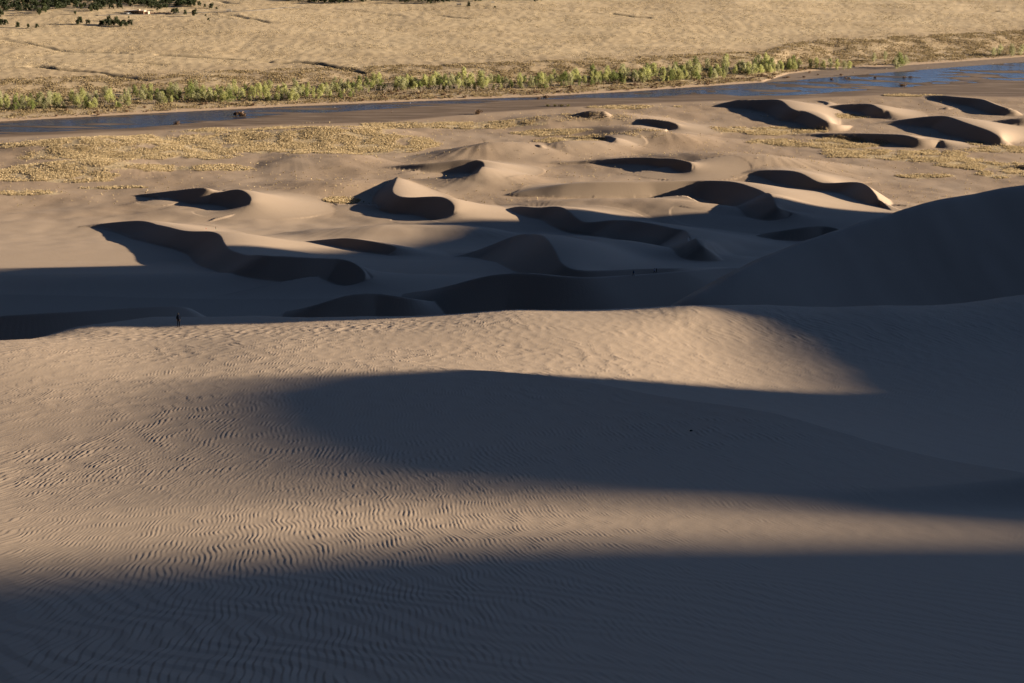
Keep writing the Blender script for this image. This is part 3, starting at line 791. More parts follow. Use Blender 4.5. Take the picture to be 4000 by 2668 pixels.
def belt(n, seed):
    r = random.Random(seed); k = 0; tries = 0
    while k < n and tries < 14000:
        tries += 1
        u = r.uniform(-90, 3125); vt = np.interp(u, *zip(*BT)); vb = np.interp(u, *zip(*BB)); t = r.random()
        t = t if u > 1400 else t**.8
        v = vt + (vb-vt)*t
        if noise(u/85., v/16., 77) + .25*r.random() < -.17: continue
        x, y, z = at(u, v, 1400, 2600)
        if any((x-a)**2+(y-b)**2 < (2.3 if t > .6 else 3.0)**2 for a, b in placed): continue
        placed.append((x, y)); k += 1
        kind = r.choices(['round', 'tall', 'low'], [.30, .34, .36] if t > .55 else [.5, .36, .14])[0]
        li = r.choices([0, 1, 2], [.56, .22, .22] if 1300 > u else [.46, .26, .28])[0]
        sc = .82*r.choice([r.uniform(.5, .75), r.uniform(.7, 1.0), r.uniform(.9, 1.25)])*(1.0 if u < 1400 else 1.05 if u < 2300 else 1.25)*(1 if kind != 'low' else 1.1)
        place_tree(x, y, kind, li, sc, f'{"front rows" if t > .5 else "back rows"}, {stretch(u)}', f'{HUE[li]} {"small " if sc*{"round":1,"tall":1.2,"low":.9}[kind] < .72 else "large " if sc > 1.05 else ""}{"willows" if kind == "low" else kind + " cottonwoods"} in the {stretch(u)}, {"front" if t > .5 else "back"}')
belt(520, 3)
def one_tree(u, v, kind, li, sc, where):
    x, y, z = at(u, v, 1400, 3000); place_tree(x, y, kind, li, sc, where, None)
one_tree(745, 385, 'round', 1, 1.35, 'standing apart above a gap at the left of the belt')
for u, v, k, li, sc, w in [(3165,268,'tall',1,.8,'at the left end of the small far clump'),(3188,269,'tall',0,.95,'second from left in the small far clump'),(3215,270,'round',0,.85,'third from left in the small far clump'),(3242,270,'tall',2,.9,'in the middle of the small far clump'),(3268,272,'tall',0,.9,'right of the middle of the small far clump'),(3296,270,'round',2,.8,'near the right end of the small far clump'),(3318,268,'low',0,1.1,'at the right end of the small far clump'),
    (3512,262,'round',1,1.35,'beside the dry wash, largest of the lone trees at right'),(3498,268,'low',2,1.5,'in front of the large lone tree at right'),(3536,255,'round',2,.95,'behind the large lone tree at right'),(3415,240,'low',2,1.2,'alone on the far bank above the wash'),(3458,236,'tall',2,.8,'alone on the slope right of the small far clump'),
    (3905,214,'low',2,1.5,'left one of the trees near the right edge'),(3950,219,'round',2,1.15,'tallest of the trees near the right edge'),(3880,216,'round',2,.8,'leftmost of the trees near the right edge'),(3990,215,'low',2,1.5,'at the very right edge of the far bank')]:
    one_tree(u, v, k, li, sc, w)

# bare grey saplings
BARE = [limbs('branches', 6.0, 1.3, 9, PALEBARK, 400+i, .12, .13, 9) for i in range(4)]
def place_bare(x, y, sc, where, group):
    return tag(link('bare_sapling', rng.choice(BARE), None, (x, y, ground(x, y)), rng.uniform(0, 6.28), (sc*1.2, sc*1.2, sc)), f'leafless pale grey sapling {where}', 'tree', group)
k = 0
while k < 95:
    u = rng.uniform(1300, 1990); vb = np.interp(u, [1300, 1450, 1600, 1800, 1990], [385, 372, 368, 362, 358]); v = vb-rng.uniform(-2, 16)
    if noise(u/40., v/9., 88) < -.15: continue
    x, y, z = at(u, v, 1400, 2600); place_bare(x, y, rng.uniform(.65, 1.15), 'in the grey thicket in front of the middle of the belt', 'bare grey saplings in the middle thicket'); k += 1
for i in range(14):
    u = rng.uniform(40, 720); x, y, z = at(u, np.interp(u, *zip(*BB))-rng.uniform(0, 26), 1400, 2600); place_bare(x, y, rng.uniform(.7, 1.1), 'among the green trees at the left of the belt', 'bare grey saplings at the left')
for i in range(26):
    u = rng.uniform(2020, 2500); x, y, z = at(u, np.interp(u, *zip(*BB))-rng.uniform(0, 10), 1400, 2600); place_bare(x, y, rng.uniform(.6, 1.0), 'in the front row right of the thicket', 'bare grey saplings right of the thicket')

# russet shrubs of the banks
RUST = leaf_mat('russet_twigs', (.13, .080, .050), (.21, .135, .088), .15); OLIVE = leaf_mat('olive_leaves', (.12, .11, .05), (.20, .17, .08), .2)
def shrub_mesh(seed, mat, H=1.5, W=1.6, cnt=240):
    r = np.random.RandomState(seed); n = 8; a = r.rand(n)*6.28; R_ = W*r.rand(n)*.7
    c = np.stack([np.cos(a)*R_, np.sin(a)*R_, H*(.3+.35*r.rand(n))], 1); q = np.stack([W*(.3+.2*r.rand(n))]*2+[H*(.35+.2*r.rand(n))], 1)
    return clump_mesh('shrub', c, q, cnt, .20, mat, 1.2, seed)
SHR = [shrub_mesh(500+i, RUST) for i in range(4)]; SHO = [shrub_mesh(520+i, OLIVE) for i in range(3)]
def place_shrub(u, v, sc, label, group=None, mesh=None, lo=1300):
    x, y, z = at(u, v, lo, 3000)
    return tag(link('shrub', mesh or rng.choice(SHR), None, (x, y, z), rng.uniform(0, 6.28), (sc*1.15, sc*1.15, sc)), label, 'shrub', group)
place_shrub(920, 452, 2.0, 'russet shrub on a sand islet in the creek, left half of the clump'); place_shrub(938, 453, 2.7, 'largest russet shrub on the sand islet in the creek at left'); place_shrub(955, 454, 1.7, 'small russet shrub at the right end of the sand islet in the creek')
place_shrub(692, 487, 1.9, 'brown shrub at the near water edge left of the islet'); place_shrub(1868, 446, 2.6, 'dark brown shrub on the wet sand flat near the middle'); place_shrub(3528, 341, 2.4, 'round dark shrub alone on the wet flat at right')
place_shrub(2133, 386, 2.2, 'russet shrub at the near water edge in the middle'); place_shrub(2105, 388, 1.4, 'small russet shrub left of the larger one at the near water edge')
for u, w in ((2140,'leftmost'),(2168,'second from left'),(2192,'second from right'),(2219,'rightmost')): place_shrub(u, 416+rng.uniform(-1,1), 1.5, f'{w} of four straw brown shrubs on the wet flat', None, SHO[0])
for u, v, w in ((3247,312,'at the left tip of the sand spit'),(3303,306,'on the sand spit in the creek, left one'),(3317,309,'on the sand spit in the creek, right one'),(3419,306,'on the bar between the two channels'),(3532,305,'left one on the far bar at right'),(3556,304,'right one on the far bar at right'),(3285,295,'on the far shore above the spit')): place_shrub(u, v, 1.3, f'small russet shrub {w}')
for st, (u0, u1, n) in {'left': (150, 1000, 22), 'middle': (1350, 2250, 62), 'right': (2250, 3200, 64)}.items():
    for i in range(n):
        u = rng.uniform(u0, u1); vf = np.interp(u, [0,669,1100,2100,2468,2795,3100,3307], [476,440,418,378,358,335,315,297]); vb = np.interp(u, *zip(*BB))
        v = vf - 4 - (vf-vb-6)*rng.random()**.8
        place_shrub(u, v, rng.uniform(.7, 1.5), f'russet shrub on the sandy far bank in the {st} stretch of the creek', f'russet shrubs on the {st} far bank')
for i in range(40):
    u = rng.uniform(0, 3100); v = np.interp(u, *zip(*BT)) - rng.uniform(-4, 6)
    place_shrub(u, v, rng.uniform(.9, 1.9), 'olive brown shrub at the foot of the bluff behind the belt', 'olive shrubs behind the belt', rng.choice(SHO))

# ================= junipers and pines of the far plain =================
JUN = [leaf_mat('juniper_leaves', (.020, .032, .014), (.055, .075, .030), .12), leaf_mat('pine_leaves', (.028, .038, .014), (.070, .085, .034), .12)]
JM = []
for v in range(5):
    r = np.random.RandomState(600+v); n = 12; c = []; q = []
    for i in range(n):
        a = r.rand()*6.28; t = r.rand(); R_ = 1.9*math.sqrt(r.rand())*(1-.45*t); c.append((math.cos(a)*R_, math.sin(a)*R_, 1.0+2.9*t)); s = r.uniform(.7, 1.15); q.append((s, s, s*.95))
    JM.append((limbs('trunk', 3.6, 1.2, 3, BARK, 620+v), clump_mesh('crown', c, q, 700, .30, JUN[v % 2], .2, 640+v)))
def place_juniper(x, y, sc, label, group=None):
    tr, cr = rng.choice(JM)
    o = thing('juniper_tree', label, 'tree', group, (x, y, ground(x, y)-.05), rng.uniform(0, 6.28), sc*1.55); link('trunk', tr, o); link('crown', cr, o)
LONE = [(305,97,1.0,'left one of the pair standing on the open plain'),(314,94,1.25,'right one of the pair standing on the open plain'),(344,95,.85,'standing right of the pair on the open plain'),(424,82,.95,'upper tree above the row of trees on the plain'),(452,86,1.05,'just above the middle of the row of trees on the plain'),
 (68,107,1.0,'first of three in a line on the plain at far left'),(111,110,.75,'middle one of three in a line on the plain at far left'),(144,113,.85,'last of three in a line on the plain at far left'),(5,102,1.2,'at the left edge of the picture below the woods'),(22,102,1.1,'second tree from the left edge below the woods'),
 (295,57,.7,'small, just below the edge of the woods'),(2,70,1.5,'large, at the left edge under the woods'),(724,58,.9,'left of the two dark trees below the road'),(757,64,1.3,'right of the two dark trees below the road'),(803,65,.45,'tiny, right of the two dark trees below the road'),(814,82,.55,'small and alone below the road'),
 (675,53,.9,'beside the end of the low wall'),(688,54,1.1,'right of the end of the low wall'),(745,27,1.2,'leftmost of the row above the road'),(760,24,1.4,'second of the row above the road'),(778,26,1.0,'third of the row above the road'),(800,30,.7,'fourth of the row above the road'),(826,33,1.1,'fifth of the row above the road'),(846,36,.5,'last and smallest of the row above the road'),
 (503,71,.4,'tiny, on the plain below the building'),(1830,25,.9,'left of the pale van near the middle woods'),(1933,32,.45,'alone on the plain right of the middle woods'),(2092,9,1.0,'small one below the woods at upper middle'),(2112,4,.9,'at the right end of the upper middle woods')]
for u, v, sc, w in LONE:
    x, y, z = at(u, v, 1700, 5000); place_juniper(x, y, sc, f'dark juniper {w}')
for i in range(11):
    u = 392+i*11.5+rng.uniform(-4, 4); x, y, z = at(u, 98+rng.uniform(-3, 4)+i*.4, 1700, 5000); place_juniper(x, y, rng.uniform(.7, 1.15), 'dark juniper in the short row on the open plain at left', 'junipers in the row on the plain')
# the woods: edge line of the trees, everything above it up to beyond the top of the frame
EDGE = [(-60,44),(40,54),(120,62),(150,66),(185,58),(215,50),(280,42),(330,52),(360,58),(420,48),(470,44),(480,34),(560,34),(610,48),(660,42),(700,40),(735,34),(760,14),(790,6),(830,-6)]
def woods(n, poly, u0, u1, label, group, seed, vtop, scl=(.9, 1.5), dmin=5.0):
    r = random.Random(seed); pts = []; k = 0; tries = 0
    while k < n and tries < n*60:
        tries += 1
        u = r.uniform(u0, u1); ve = np.interp(u, *zip(*poly)); v = ve-(ve-vtop)*r.random()
        if ve <= vtop: continue
        h = at_fast(u, v)
        if h is None: continue
        x, y = h
        if any((x-a)**2+(y-b)**2 < dmin**2 for a, b in pts[-400:]): continue
        if abs(u-500) < 26 and v > 33 or (abs(u-500) < 18 and v < 9): continue
        pts.append((x, y)); k += 1
        sc = r.uniform(*scl); mid_ = .5*(scl[0]+scl[1]); big = 'larger' if sc > mid_ else 'smaller'; row = 'front edge' if v > ve-14 else 'depth'
        if seed == 1: zone = 'far left' if u < 160 else 'left of the tan house' if u < 300 else 'between tan house and adobe building' if u < 470 else 'behind the adobe building' if u < 600 else 'right of the adobe building'
        else: zone = 'left half' if u < .5*(u0+u1) else 'right half'
        place_juniper(x, y, sc, label.replace('SIZE', big).replace('ROW', row).replace('ZONE', zone), f'{group}, {zone}, {row}, {big}')
    return pts
def at_fast(u, v):
    th, T = ray(u, v); lo, hi = 2000., 6000.
    if T < .045: return None
    for _ in range(26):
        m = .5*(lo+hi)
        if CAMZ - T*m - (float(plain0(th*m, m))) > 0: lo = m
        else: hi = m
    return th*lo, lo
def plain0(x, y):
    return 6.5 + .0315*(y-float(y_far(x/y))-150)
woods(135, EDGE, -50, 830, 'SIZE juniper, ROW of upper left woods, ZONE', 'junipers of the upper left woods', 1, -14, (.95, 1.6))
woods(72, [(980,-8),(1130,12),(1180,10),(1215,18),(1330,20),(1440,18),(1470,8),(1500,2),(1520,-5)], 1010, 1510, 'SIZE juniper in the loose top strip left of the middle, ROW, ZONE', 'junipers of the strip left of the middle', 2, -5, (.8, 1.3))
woods(84, [(1480,2),(1550,18),(1640,14),(1680,18),(1760,16),(1800,8),(1850,12),(1920,8),(2000,2),(2030,8),(2110,8),(2130,-6)], 1490, 2120, 'SIZE juniper in the top middle strip, ROW, ZONE', 'junipers of the top middle strip', 3, -5, (.9, 1.4))

# the closed canopy behind the trees one can tell apart: one mass
r = np.random.RandomState(31); cs = []
while len(cs) < 420:
    u = r.uniform(-60, 780) if len(cs) < 300 else r.uniform(1120, 2040); ve = np.interp(u, *zip(*EDGE)) if u < 900 else np.interp(u, [1120,1330,1450,1640,1760,2040], [6,14,10,10,10,2])
    v = ve - 6 - (ve+8)*r.rand()
    if abs(u-500) < 30 and v > 26 or abs(u-498) < 16 and v < 13 or abs(u-322) < 12 and v > 14 or v > ve-6: continue
    h = at_fast(u, v)
    if h is None: continue
    x, y = h; cs.append((x, y, ground(x, y)))
ps, qs = [], []
for x, y, z in cs:
    s_ = r.uniform(.9, 1.5)
    for i in range(7):
        a = r.rand()*6.28; R_ = 2.3*s_*r.rand(); ps.append((x+math.cos(a)*R_, y+math.sin(a)*R_, z+s_*(1.2+3.6*r.rand()*(1-R_/5)))); q = r.uniform(1.2, 1.8)*s_; qs.append((q, q, q))
tag(link('juniper_woods', clump_mesh('juniper_woods', ps, qs, 420*260, .55, JUN[0], .2, 33)), 'closed dark juniper canopy behind the single trees at the top', 'woods', kind='stuff')

# ================= buildings, road, vehicles on the far plain =================
ADOBE = flat_mat('adobe_plaster', (.50, .36, .27), .9); ROOF = flat_mat('pale_roof', (.55, .50, .46), .8); DARKG = flat_mat('dark_glass', (.02, .022, .03), .2, .5); WOOD = flat_mat('dark_timber', (.10, .065, .045), .8)
def building(u, v, w, label, storeys, rz, detail=True, wall=ADOBE, roofm=ROOF, gable=False, lift=0):
    x, y, z = at(u, v, 1900, 5000); o = thing('adobe_building' if not gable else 'house', label, 'building', None, (x, y, z-.3), rz)
    h = 3.6*storeys; d = w*.38
    if detail:
        m = MB()
        m.box(-w*.5, -w*.36, 0, d, 0, h*.78); m.box(-w*.36, -w*.28, -.6, d, 0, h*1.05); m.box(-w*.28, w*.12, 1.8, d, 0, h*1.02); m.box(w*.12, w*.34, -1.2, d, 0, h*.98); m.box(w*.34, w*.5, .6, d*.8, 0, h*.72)
        m.box(w*.03, w*.12, 2.2, d*.7, h*1.02, h*1.42)
        link('wall', m.mesh('wall', wall), o)
        m = MB(); m.box(-w*.5-.1, -w*.28, -.7, d+.1, h*1.05+.003, h*1.10); m.box(-w*.28, w*.34+.1, -.1, d+.1, h*1.03, h*1.09); m.box(w*.34, w*.5+.1, .5, d*.8, h*.725, h*.77)
        link('roof', m.mesh('roof', roofm), o)
        m = MB(); m.box(-w*.28, w*.12, -1.4, 1.8, h*.80, h*.88)
        pr = link('porch', m.mesh('porch', WOOD), o)
        for k in range(6):
            m = MB(); px = -w*.27+w*.38*k/5; m.tube([(px, -1.2, 0), (px, -1.2, h*.8)], [.14, .14], 8); link('post', m.mesh('post', WOOD, True), pr)
        for k in range(4):
            m = MB(); px = -w*.24+w*.34*k/3.6; m.box(px, px+1.5, 1.72, 1.85, .9, 2.6); link('window', m.mesh('window', DARKG), o)
        m = MB(); m.box(w*.17, w*.17+1.2, -1.28, -1.1, 0, 2.3); link('door', m.mesh('door', WOOD), o)
        m = MB(); m.box(w*.25, w*.25+1.5, -1.28, -1.1, 1, 2.4); link('window', m.mesh('window', DARKG), o)
        for px in (-w*.2, -w*.05):
            m = MB(); m.tube([(px, d*.6, h*1.05), (px, d*.6, h*1.35)], [.35, .3], 8); link('chimney', m.mesh('chimney', wall, True), o)
    else:
        m = MB(); m.box(-w*.5, w*.5, 0, d, 0, h*.8); link('wall', m.mesh('wall', wall), o)
        m = MB(); m.add([(-w*.55,-.4,h*.8),(w*.55,-.4,h*.8),(w*.55,d+.4,h*.8),(-w*.55,d+.4,h*.8),(-w*.55,d*.5,h*1.15),(w*.55,d*.5,h*1.15)], [(0,1,5,4),(2,3,4,5),(0,4,3),(1,2,5),(3,2,1,0)]); link('roof', m.mesh('roof', roofm), o)
        for k in range(3):
            m = MB(); px = -w*.35+w*.3*k; m.box(px, px+1.2, -.08, .1, h*.3, h*.6); link('window', m.mesh('window', DARKG), o)
        m = MB(); m.box(w*.38, w*.38+1, -.08, .1, 0, h*.58); link('door', m.mesh('door', WOOD), o)
    return o
building(531, 55, 30, 'long low adobe building with a dark porch at the edge of the woods', 1.15, R(-4))
TAN = flat_mat('tan_plaster', (.52, .42, .29), .9); PINK = flat_mat('pinkish_plaster', (.55, .40, .33), .9)
building(322, 24, 9, 'small tan house with a pale pitched roof among the junipers', .9, R(5), False, TAN, flat_mat('tan_roof', (.62, .52, .36), .8), True)
building(446, 8, 11, 'pinkish house at the top edge behind the woods, left one', 1.3, R(-8), False, PINK, PINK, True)
building(477, 6, 13, 'larger pinkish house at the top edge behind the woods, right one', 1.3, R(3), False, PINK, flat_mat('cream_roof', (.6, .5, .4), .8), True)
# low wall running right from the building
x0, y0, z0_ = at(584, 53, 1900, 5000); x1, y1, z1_ = at(668, 53, 1900, 5000)
m = MB(); n = 14
for i in range(n):
    a, b = i/n, (i+1)/n; xa, xb = x0+(x1-x0)*a, x0+(x1-x0)*b-.02; ya = y0+(y1-y0)*a; za = z0_+(z1_-z0_)*a
    hh = 1.3 if i % 3 else 1.7
    m.box(xa, xb, ya-.25, ya+.25, za-.5, za+hh)
tag(link('garden_wall', m.mesh('garden_wall', PINK)), 'low pinkish wall running right from the adobe building', 'wall')
# flagpole
x, y, z = at(523, 49, 1900, 5000); o = thing('flagpole', 'pale flagpole standing in front of the adobe building', 'flagpole', None, (x, y, z))
m = MB(); m.tube([(0,0,-.3),(0,0,9)], [.16,.09], 8); link('pole', m.mesh('pole', flat_mat('pale_metal', (.5,.5,.42), .5), True), o)
m = MB(); m.lathe([(.02,8.9),(.2,9.05),(.02,9.2)], 8); link('finial', m.mesh('finial', flat_mat('gilt', (.5,.4,.15), .4), True), o)
# roads: strips laid on the plain
def strip(name, pts, w, mat, lift=.06):
    P = []
    for u, v in pts: x, y, z = at(u, v, 1900, 5500); P.append((x, y, 0))
    C = catmull(P, 14); V = []; d = np.gradient(C[:, :2], axis=0); d /= np.linalg.norm(d, axis=1)[:, None]
    nrm = np.stack([-d[:, 1], d[:, 0]], 1)
    L = C[:, :2]-nrm*w/2; Rr = C[:, :2]+nrm*w/2; M_c = C[:, :2]
    zL, zR, zM = zfun(L[:, 0], L[:, 1], False), zfun(Rr[:, 0], Rr[:, 1], False), zfun(M_c[:, 0], M_c[:, 1], False)
    zz = np.maximum(np.maximum(zL, zR), zM)+.25
    for i in range(len(C)):
        V += [(L[i, 0], L[i, 1], zz[i]-1.2), (L[i, 0], L[i, 1], zz[i]), (Rr[i, 0], Rr[i, 1], zz[i]), (Rr[i, 0], Rr[i, 1], zz[i]-1.2)]
    F_ = []
    for i in range(len(C)-1):
        for k in range(3): F_.append((i*4+k, (i+1)*4+k, (i+1)*4+k+1, i*4+k+1))
    me = bpy.data.meshes.new(name); me.from_pydata(V, [], F_); me.materials.append(mat); me.update()
    return tag(link(name, me), kind='structure')
ASPH = flat_mat('asphalt', (.17, .155, .14), .9)
strip('road', [(380,60),(470,57.5),(560,56.5),(640,55),(700,52),(735,50),(770,50),(830,48),(900,45.5),(960,43),(1040,37),(1100,32),(1170,28)], 7.0, ASPH)
# cars
PAINT = {'white': flat_mat('white_paint', (.8, .8, .8), .35, .5, 0, .02), 'blue': flat_mat('pale_blue_paint', (.38, .48, .6), .35, .5, 0, .02)}
TYRE = flat_mat('tyre', (.015, .015, .015), .9); RIM = flat_mat('rim', (.4, .4, .42), .4, .5, .6); LAMP = flat_mat('lamp_glass', (.7, .7, .66), .2, .6); REDL = flat_mat('tail_glass', (.4, .02, .02), .3, .5)
def body_profile(L, H, kind):
    if kind == 'van': return [(-L/2,.35),(-L/2,H*.95),(-L/2+.15,H),(L/2-.9,H),(L/2-.35,H*.55),(L/2,H*.48),(L/2,.35)]
    return [(-L/2,.35),(-L/2,H*.56),(-L/2+.15,H*.62),(-L/2+.55,H*.96),(-L/2+.9,H),(L*.08,H),(L*.22,H*.62),(L/2-.1,H*.55),(L/2,H*.42),(L/2,.35)]
def make_car(label, cat, col, loc, rz, kind='suv'):
    L, W, H = (4.7, 1.85, 1.72) if kind == 'suv' else (6.2, 2.1, 2.7)
    o = thing('parked_car' if kind == 'suv' else 'white_van', label, cat, None, loc, rz)
    P = body_profile(L, H, kind); n = len(P); m = MB()
    v = [(x, -W/2, z) for x, z in P]+[(x, W/2, z) for x, z in P]
    v = [(x, y*(.86 if z > H*.7 else 1), z) for x, y, z in v]
    m.add(v, [tuple(range(n-1, -1, -1)), tuple(range(n, 2*n))]+[(i, (i+1) % n, n+(i+1) % n, n+i) for i in range(n)])
    link('body', m.mesh('body', PAINT[col]), o)
    for sy in (-1, 1):
        m = MB(); yy = sy*W/2*.93; x0_, x1_ = (-L*.38, L*.12) if kind == 'suv' else (L*.18, L*.34)
        m.box(x0_, x1_, min(yy, yy+sy*.05), max(yy, yy+sy*.05), H*.66, H*.92); link('window', m.mesh('window', DARKG), o)
    m = MB(); xf = L*.16 if kind == 'suv' else L*.42; m.add([(xf+.06,-W*.40,H*.92),(xf+.06,W*.40,H*.92),(xf+.36,W*.42,H*.66),(xf+.36,-W*.42,H*.66)], [(0,1,2,3)]); link('windscreen', m.mesh('windscreen', DARKG), o)
    for sx in (-.31, .31):
        for sy in (-1, 1):
            wh = bpy.data.objects.new('wheel', None); COL.objects.link(wh); wh.parent = o; wh.location = (sx*L, sy*(W/2-.1), .36)
            m = MB(); m.lathe([(.2,-.11),(.34,-.11),(.36,-.06),(.36,.06),(.34,.11),(.2,.11)], 16, (0,0,0), 'y'); link('tyre', m.mesh('tyre', TYRE, True), wh)
            m = MB(); m.lathe([(.02,-.10),(.21,-.12),(.21,.12),(.02,.10)], 12, (0,0,0), 'y'); link('rim', m.mesh('rim', RIM), wh)
    for sy in (-1, 1):
        m = MB(); m.box(L/2-.03, L/2+.03, sy*W*.36-.18, sy*W*.36+.18, H*.40, H*.47); link('headlight', m.mesh('headlight', LAMP), o)
        m = MB(); m.box(-L/2-.03, -L/2+.03, sy*W*.40-.1, sy*W*.40+.1, H*.42, H*.54); link('tail_light', m.mesh('tail_light', REDL), o)
    return o
def car_at(u, v, rz, label, cat='car', col='white', kind='suv', dz=0.0):
    x, y, z = at(u, v, 1900, 5500); make_car(label, cat, col, (x, y, z+dz), rz, kind)
car_at(895, 46.5, R(6), 'white car driving on the road across the open plain', dz=.45, kind='van', cat='van')
car_at(489, 54.5, R(8), 'white car parked left of the adobe building')
car_at(498, 55, R(95), 'white car parked nose out, second left of the adobe building')
car_at(508, 54, R(20), 'pale blue car parked against the porch of the adobe building', col='blue')
car_at(562, 51.5, R(0), 'white van parked at the right side of the adobe building', 'van', 'white', 'van')
car_at(494, 8, R(30), 'white van in the clearing behind the woods', 'van', 'white', 'van'); car_at(500, 12, R(0), 'pale blue car in the clearing behind the woods', 'car', 'blue')
car_at(1793, 21, R(4), 'white van standing below the woods near the top middle', 'van', 'white', 'van'); car_at(1926, 11, R(10), 'white car in front of the strip of trees at the top middle')
car_at(246, 12, R(0), 'white car half hidden in the upper left woods')

# ================= people =================
SK = flat_mat('skin', (.42, .26, .19), .6); BLK = flat_mat('black_cloth', (.006, .006, .008), 1.0, .05); NAVY = flat_mat('navy_cloth', (.006, .010, .025), 1.0, .05); WHT = flat_mat('white_cloth', (.75, .73, .70), .8); RED = flat_mat('red_cloth', (.50, .035, .035), .8)
TEAL = flat_mat('teal_cloth', (.05, .22, .20), .8); ROSE = flat_mat('rose_cloth', (.5, .33, .30), .8); BLUE = flat_mat('blue_cloth', (.05, .16, .34), .8); HAIR = flat_mat('dark_hair', (.02, .014, .01), .7); LAV = flat_mat('pale_blue_cloth', (.35, .42, .75), .8); BOOT = flat_mat('boot', (.03, .02, .015), .8)
def skin_mesh(name, verts, edges, radii, mats, matfn, sub=2):
    me = bpy.data.meshes.new(name+'_skeleton'); me.from_pydata(verts, edges, []); o = bpy.data.objects.new(name, me); COL.objects.link(o)
    md = o.modifiers.new('skin', 'SKIN'); md.use_smooth_shade = True
    for i, r in enumerate(radii):
        sv = me.skin_vertices[0].data[i]; sv.radius = r if isinstance(r, tuple) else (r, r); sv.use_root = (i == 0)
    sb = o.modifiers.new('sub', 'SUBSURF'); sb.levels = sub; sb.render_levels = sub
    dg = bpy.context.evaluated_depsgraph_get(); dg.update(); ev = o.evaluated_get(dg); out = bpy.data.meshes.new_from_object(ev)
    bpy.data.objects.remove(o); bpy.data.meshes.remove(me)
    out.materials.clear()
    for m_ in mats: out.materials.append(m_)
    for p in out.polygons: p.material_index = matfn(p.center); p.use_smooth = True
    out.name = name
    return out
def person(label, u, v, top, legs, facing, stride=.12, arm=.0, h=1.75, lo=200., hi=3000., hat=None, xy=None, group=None, short=False, feet=BOOT, lean=.04):
    """facing: rotation about z, 0 = looking away from the camera"""
    V = []; E = []; Rr = []
    def add(p, r, par=None):
        V.append(p); Rr.append(r)
        if par is not None: E.append((par, len(V)-1))
        return len(V)-1
    pel = add((0, 0, .95), (.155, .11)); wa = add((0, lean*.5, 1.10), (.135, .095), pel); ch = add((0, lean, 1.30), (.165, .11), wa); sh = add((0, lean*1.2, 1.43), (.13, .085), ch)
    nk = add((0, lean*1.3, 1.52), .052, sh); hd = add((0, lean*1.5+.01, 1.60), (.072, .085), nk); ht = add((0, lean*1.5+.01, 1.70), (.068, .08), hd)
    for s in (-1, 1):
        st = stride*s
        hip = add((s*.09, .0, .88), .088, pel); kn = add((s*.10, st*.9+.03, .50), .058, hip); an = add((s*.10, st*1.6-.02, .10), .038, kn); to = add((s*.11, st*1.6+.13, .04), (.034, .042), an)
        up = add((s*.19, lean*1.1, 1.40), .052, sh); el = add((s*.245, lean-.02-st*.5, 1.13), .040, up); wr = add((s*(.235-arm*.5), lean+.06-st*.9+arm*.8, .90+arm*.25), .027, el)
        wx, wy, wz = V[wr]; pm_ = add((wx, wy+.035+arm*.05, wz-.07), (.022, .034), wr)
        px, py, pz = V[pm_]
        for j in range(4):
            f1 = add((px-s*.004, py-.026+.017*j, pz-.045), .0085, pm_); add((px-s*.014, py-.024+.018*j, pz-.085+.006*abs(j-1.4)), .0075, f1)
        t1 = add((px-s*.01, py+.045, pz-.005+.01), .0095, wr); add((px-s*.018, py+.055, pz-.045), .008, t1)
    cuff = .42 if short else .16
    def mf(c):
        z_ = c.z; ax = abs(c.x)
        if z_ > 1.495: return 2
        if ax > .16 and z_ < .93: return 2
        if z_ > .99 or (ax > .185): return 0
        if z_ > cuff: return 1
        if z_ > .13: return 2 if short else 1
        return 3
    me = skin_mesh('person', V, E, Rr, [top, legs, SK, feet], mf)
    # nose and a little chin on the head
    if xy is None: x, y, z = at(u, v, lo, hi)
    else: x, y, z = xy[0], xy[1], ground(*xy)
    s = h/1.79
    o = link('person', me, None, (x, y, z-.02), facing, (s, s, s)); tag(o, label, 'person', group)
    # hair cap and face details as children
    m = MB(); hc = (0, lean*1.5, 1.665); n = 14
    prof = [(.001, .125), (.05, .115), (.085, .08), (.102, .03), (.100, -.03), (.085, -.06)]
    for i, (r_, z_) in enumerate(prof): pass
    m.lathe([(r_, hc[2]+z_) for r_, z_ in reversed(prof)], n, (hc[0], hc[1]-.012, 0)); link('hair' if hat is None else 'hat', m.mesh('hair', hat or HAIR, True), o)
    m = MB(); fy = lean*1.5+.10; m.add([(-.014, fy-.008, 1.60), (.014, fy-.008, 1.60), (0, fy-.008, 1.645), (0, fy+.022, 1.608)], [(0,3,2),(1,2,3),(0,1,3)]); link('nose', m.mesh('nose', SK), o)
    for sx in (-.032, .032):
        m = MB(); m.lathe([(.001,-.012),(.011,-.006),(.012,.004),(.001,.010)], 8, (sx, fy-.012, 1.645), 'y'); link('eye', m.mesh('eye', BLK, True), o)
    m = MB(); m.box(-.025, .025, fy-.012, fy+.001, 1.565, 1.575); link('mouth', m.mesh('mouth', flat_mat('lip', (.3,.12,.1)), True), o)
    return o, (x, y, z, s)
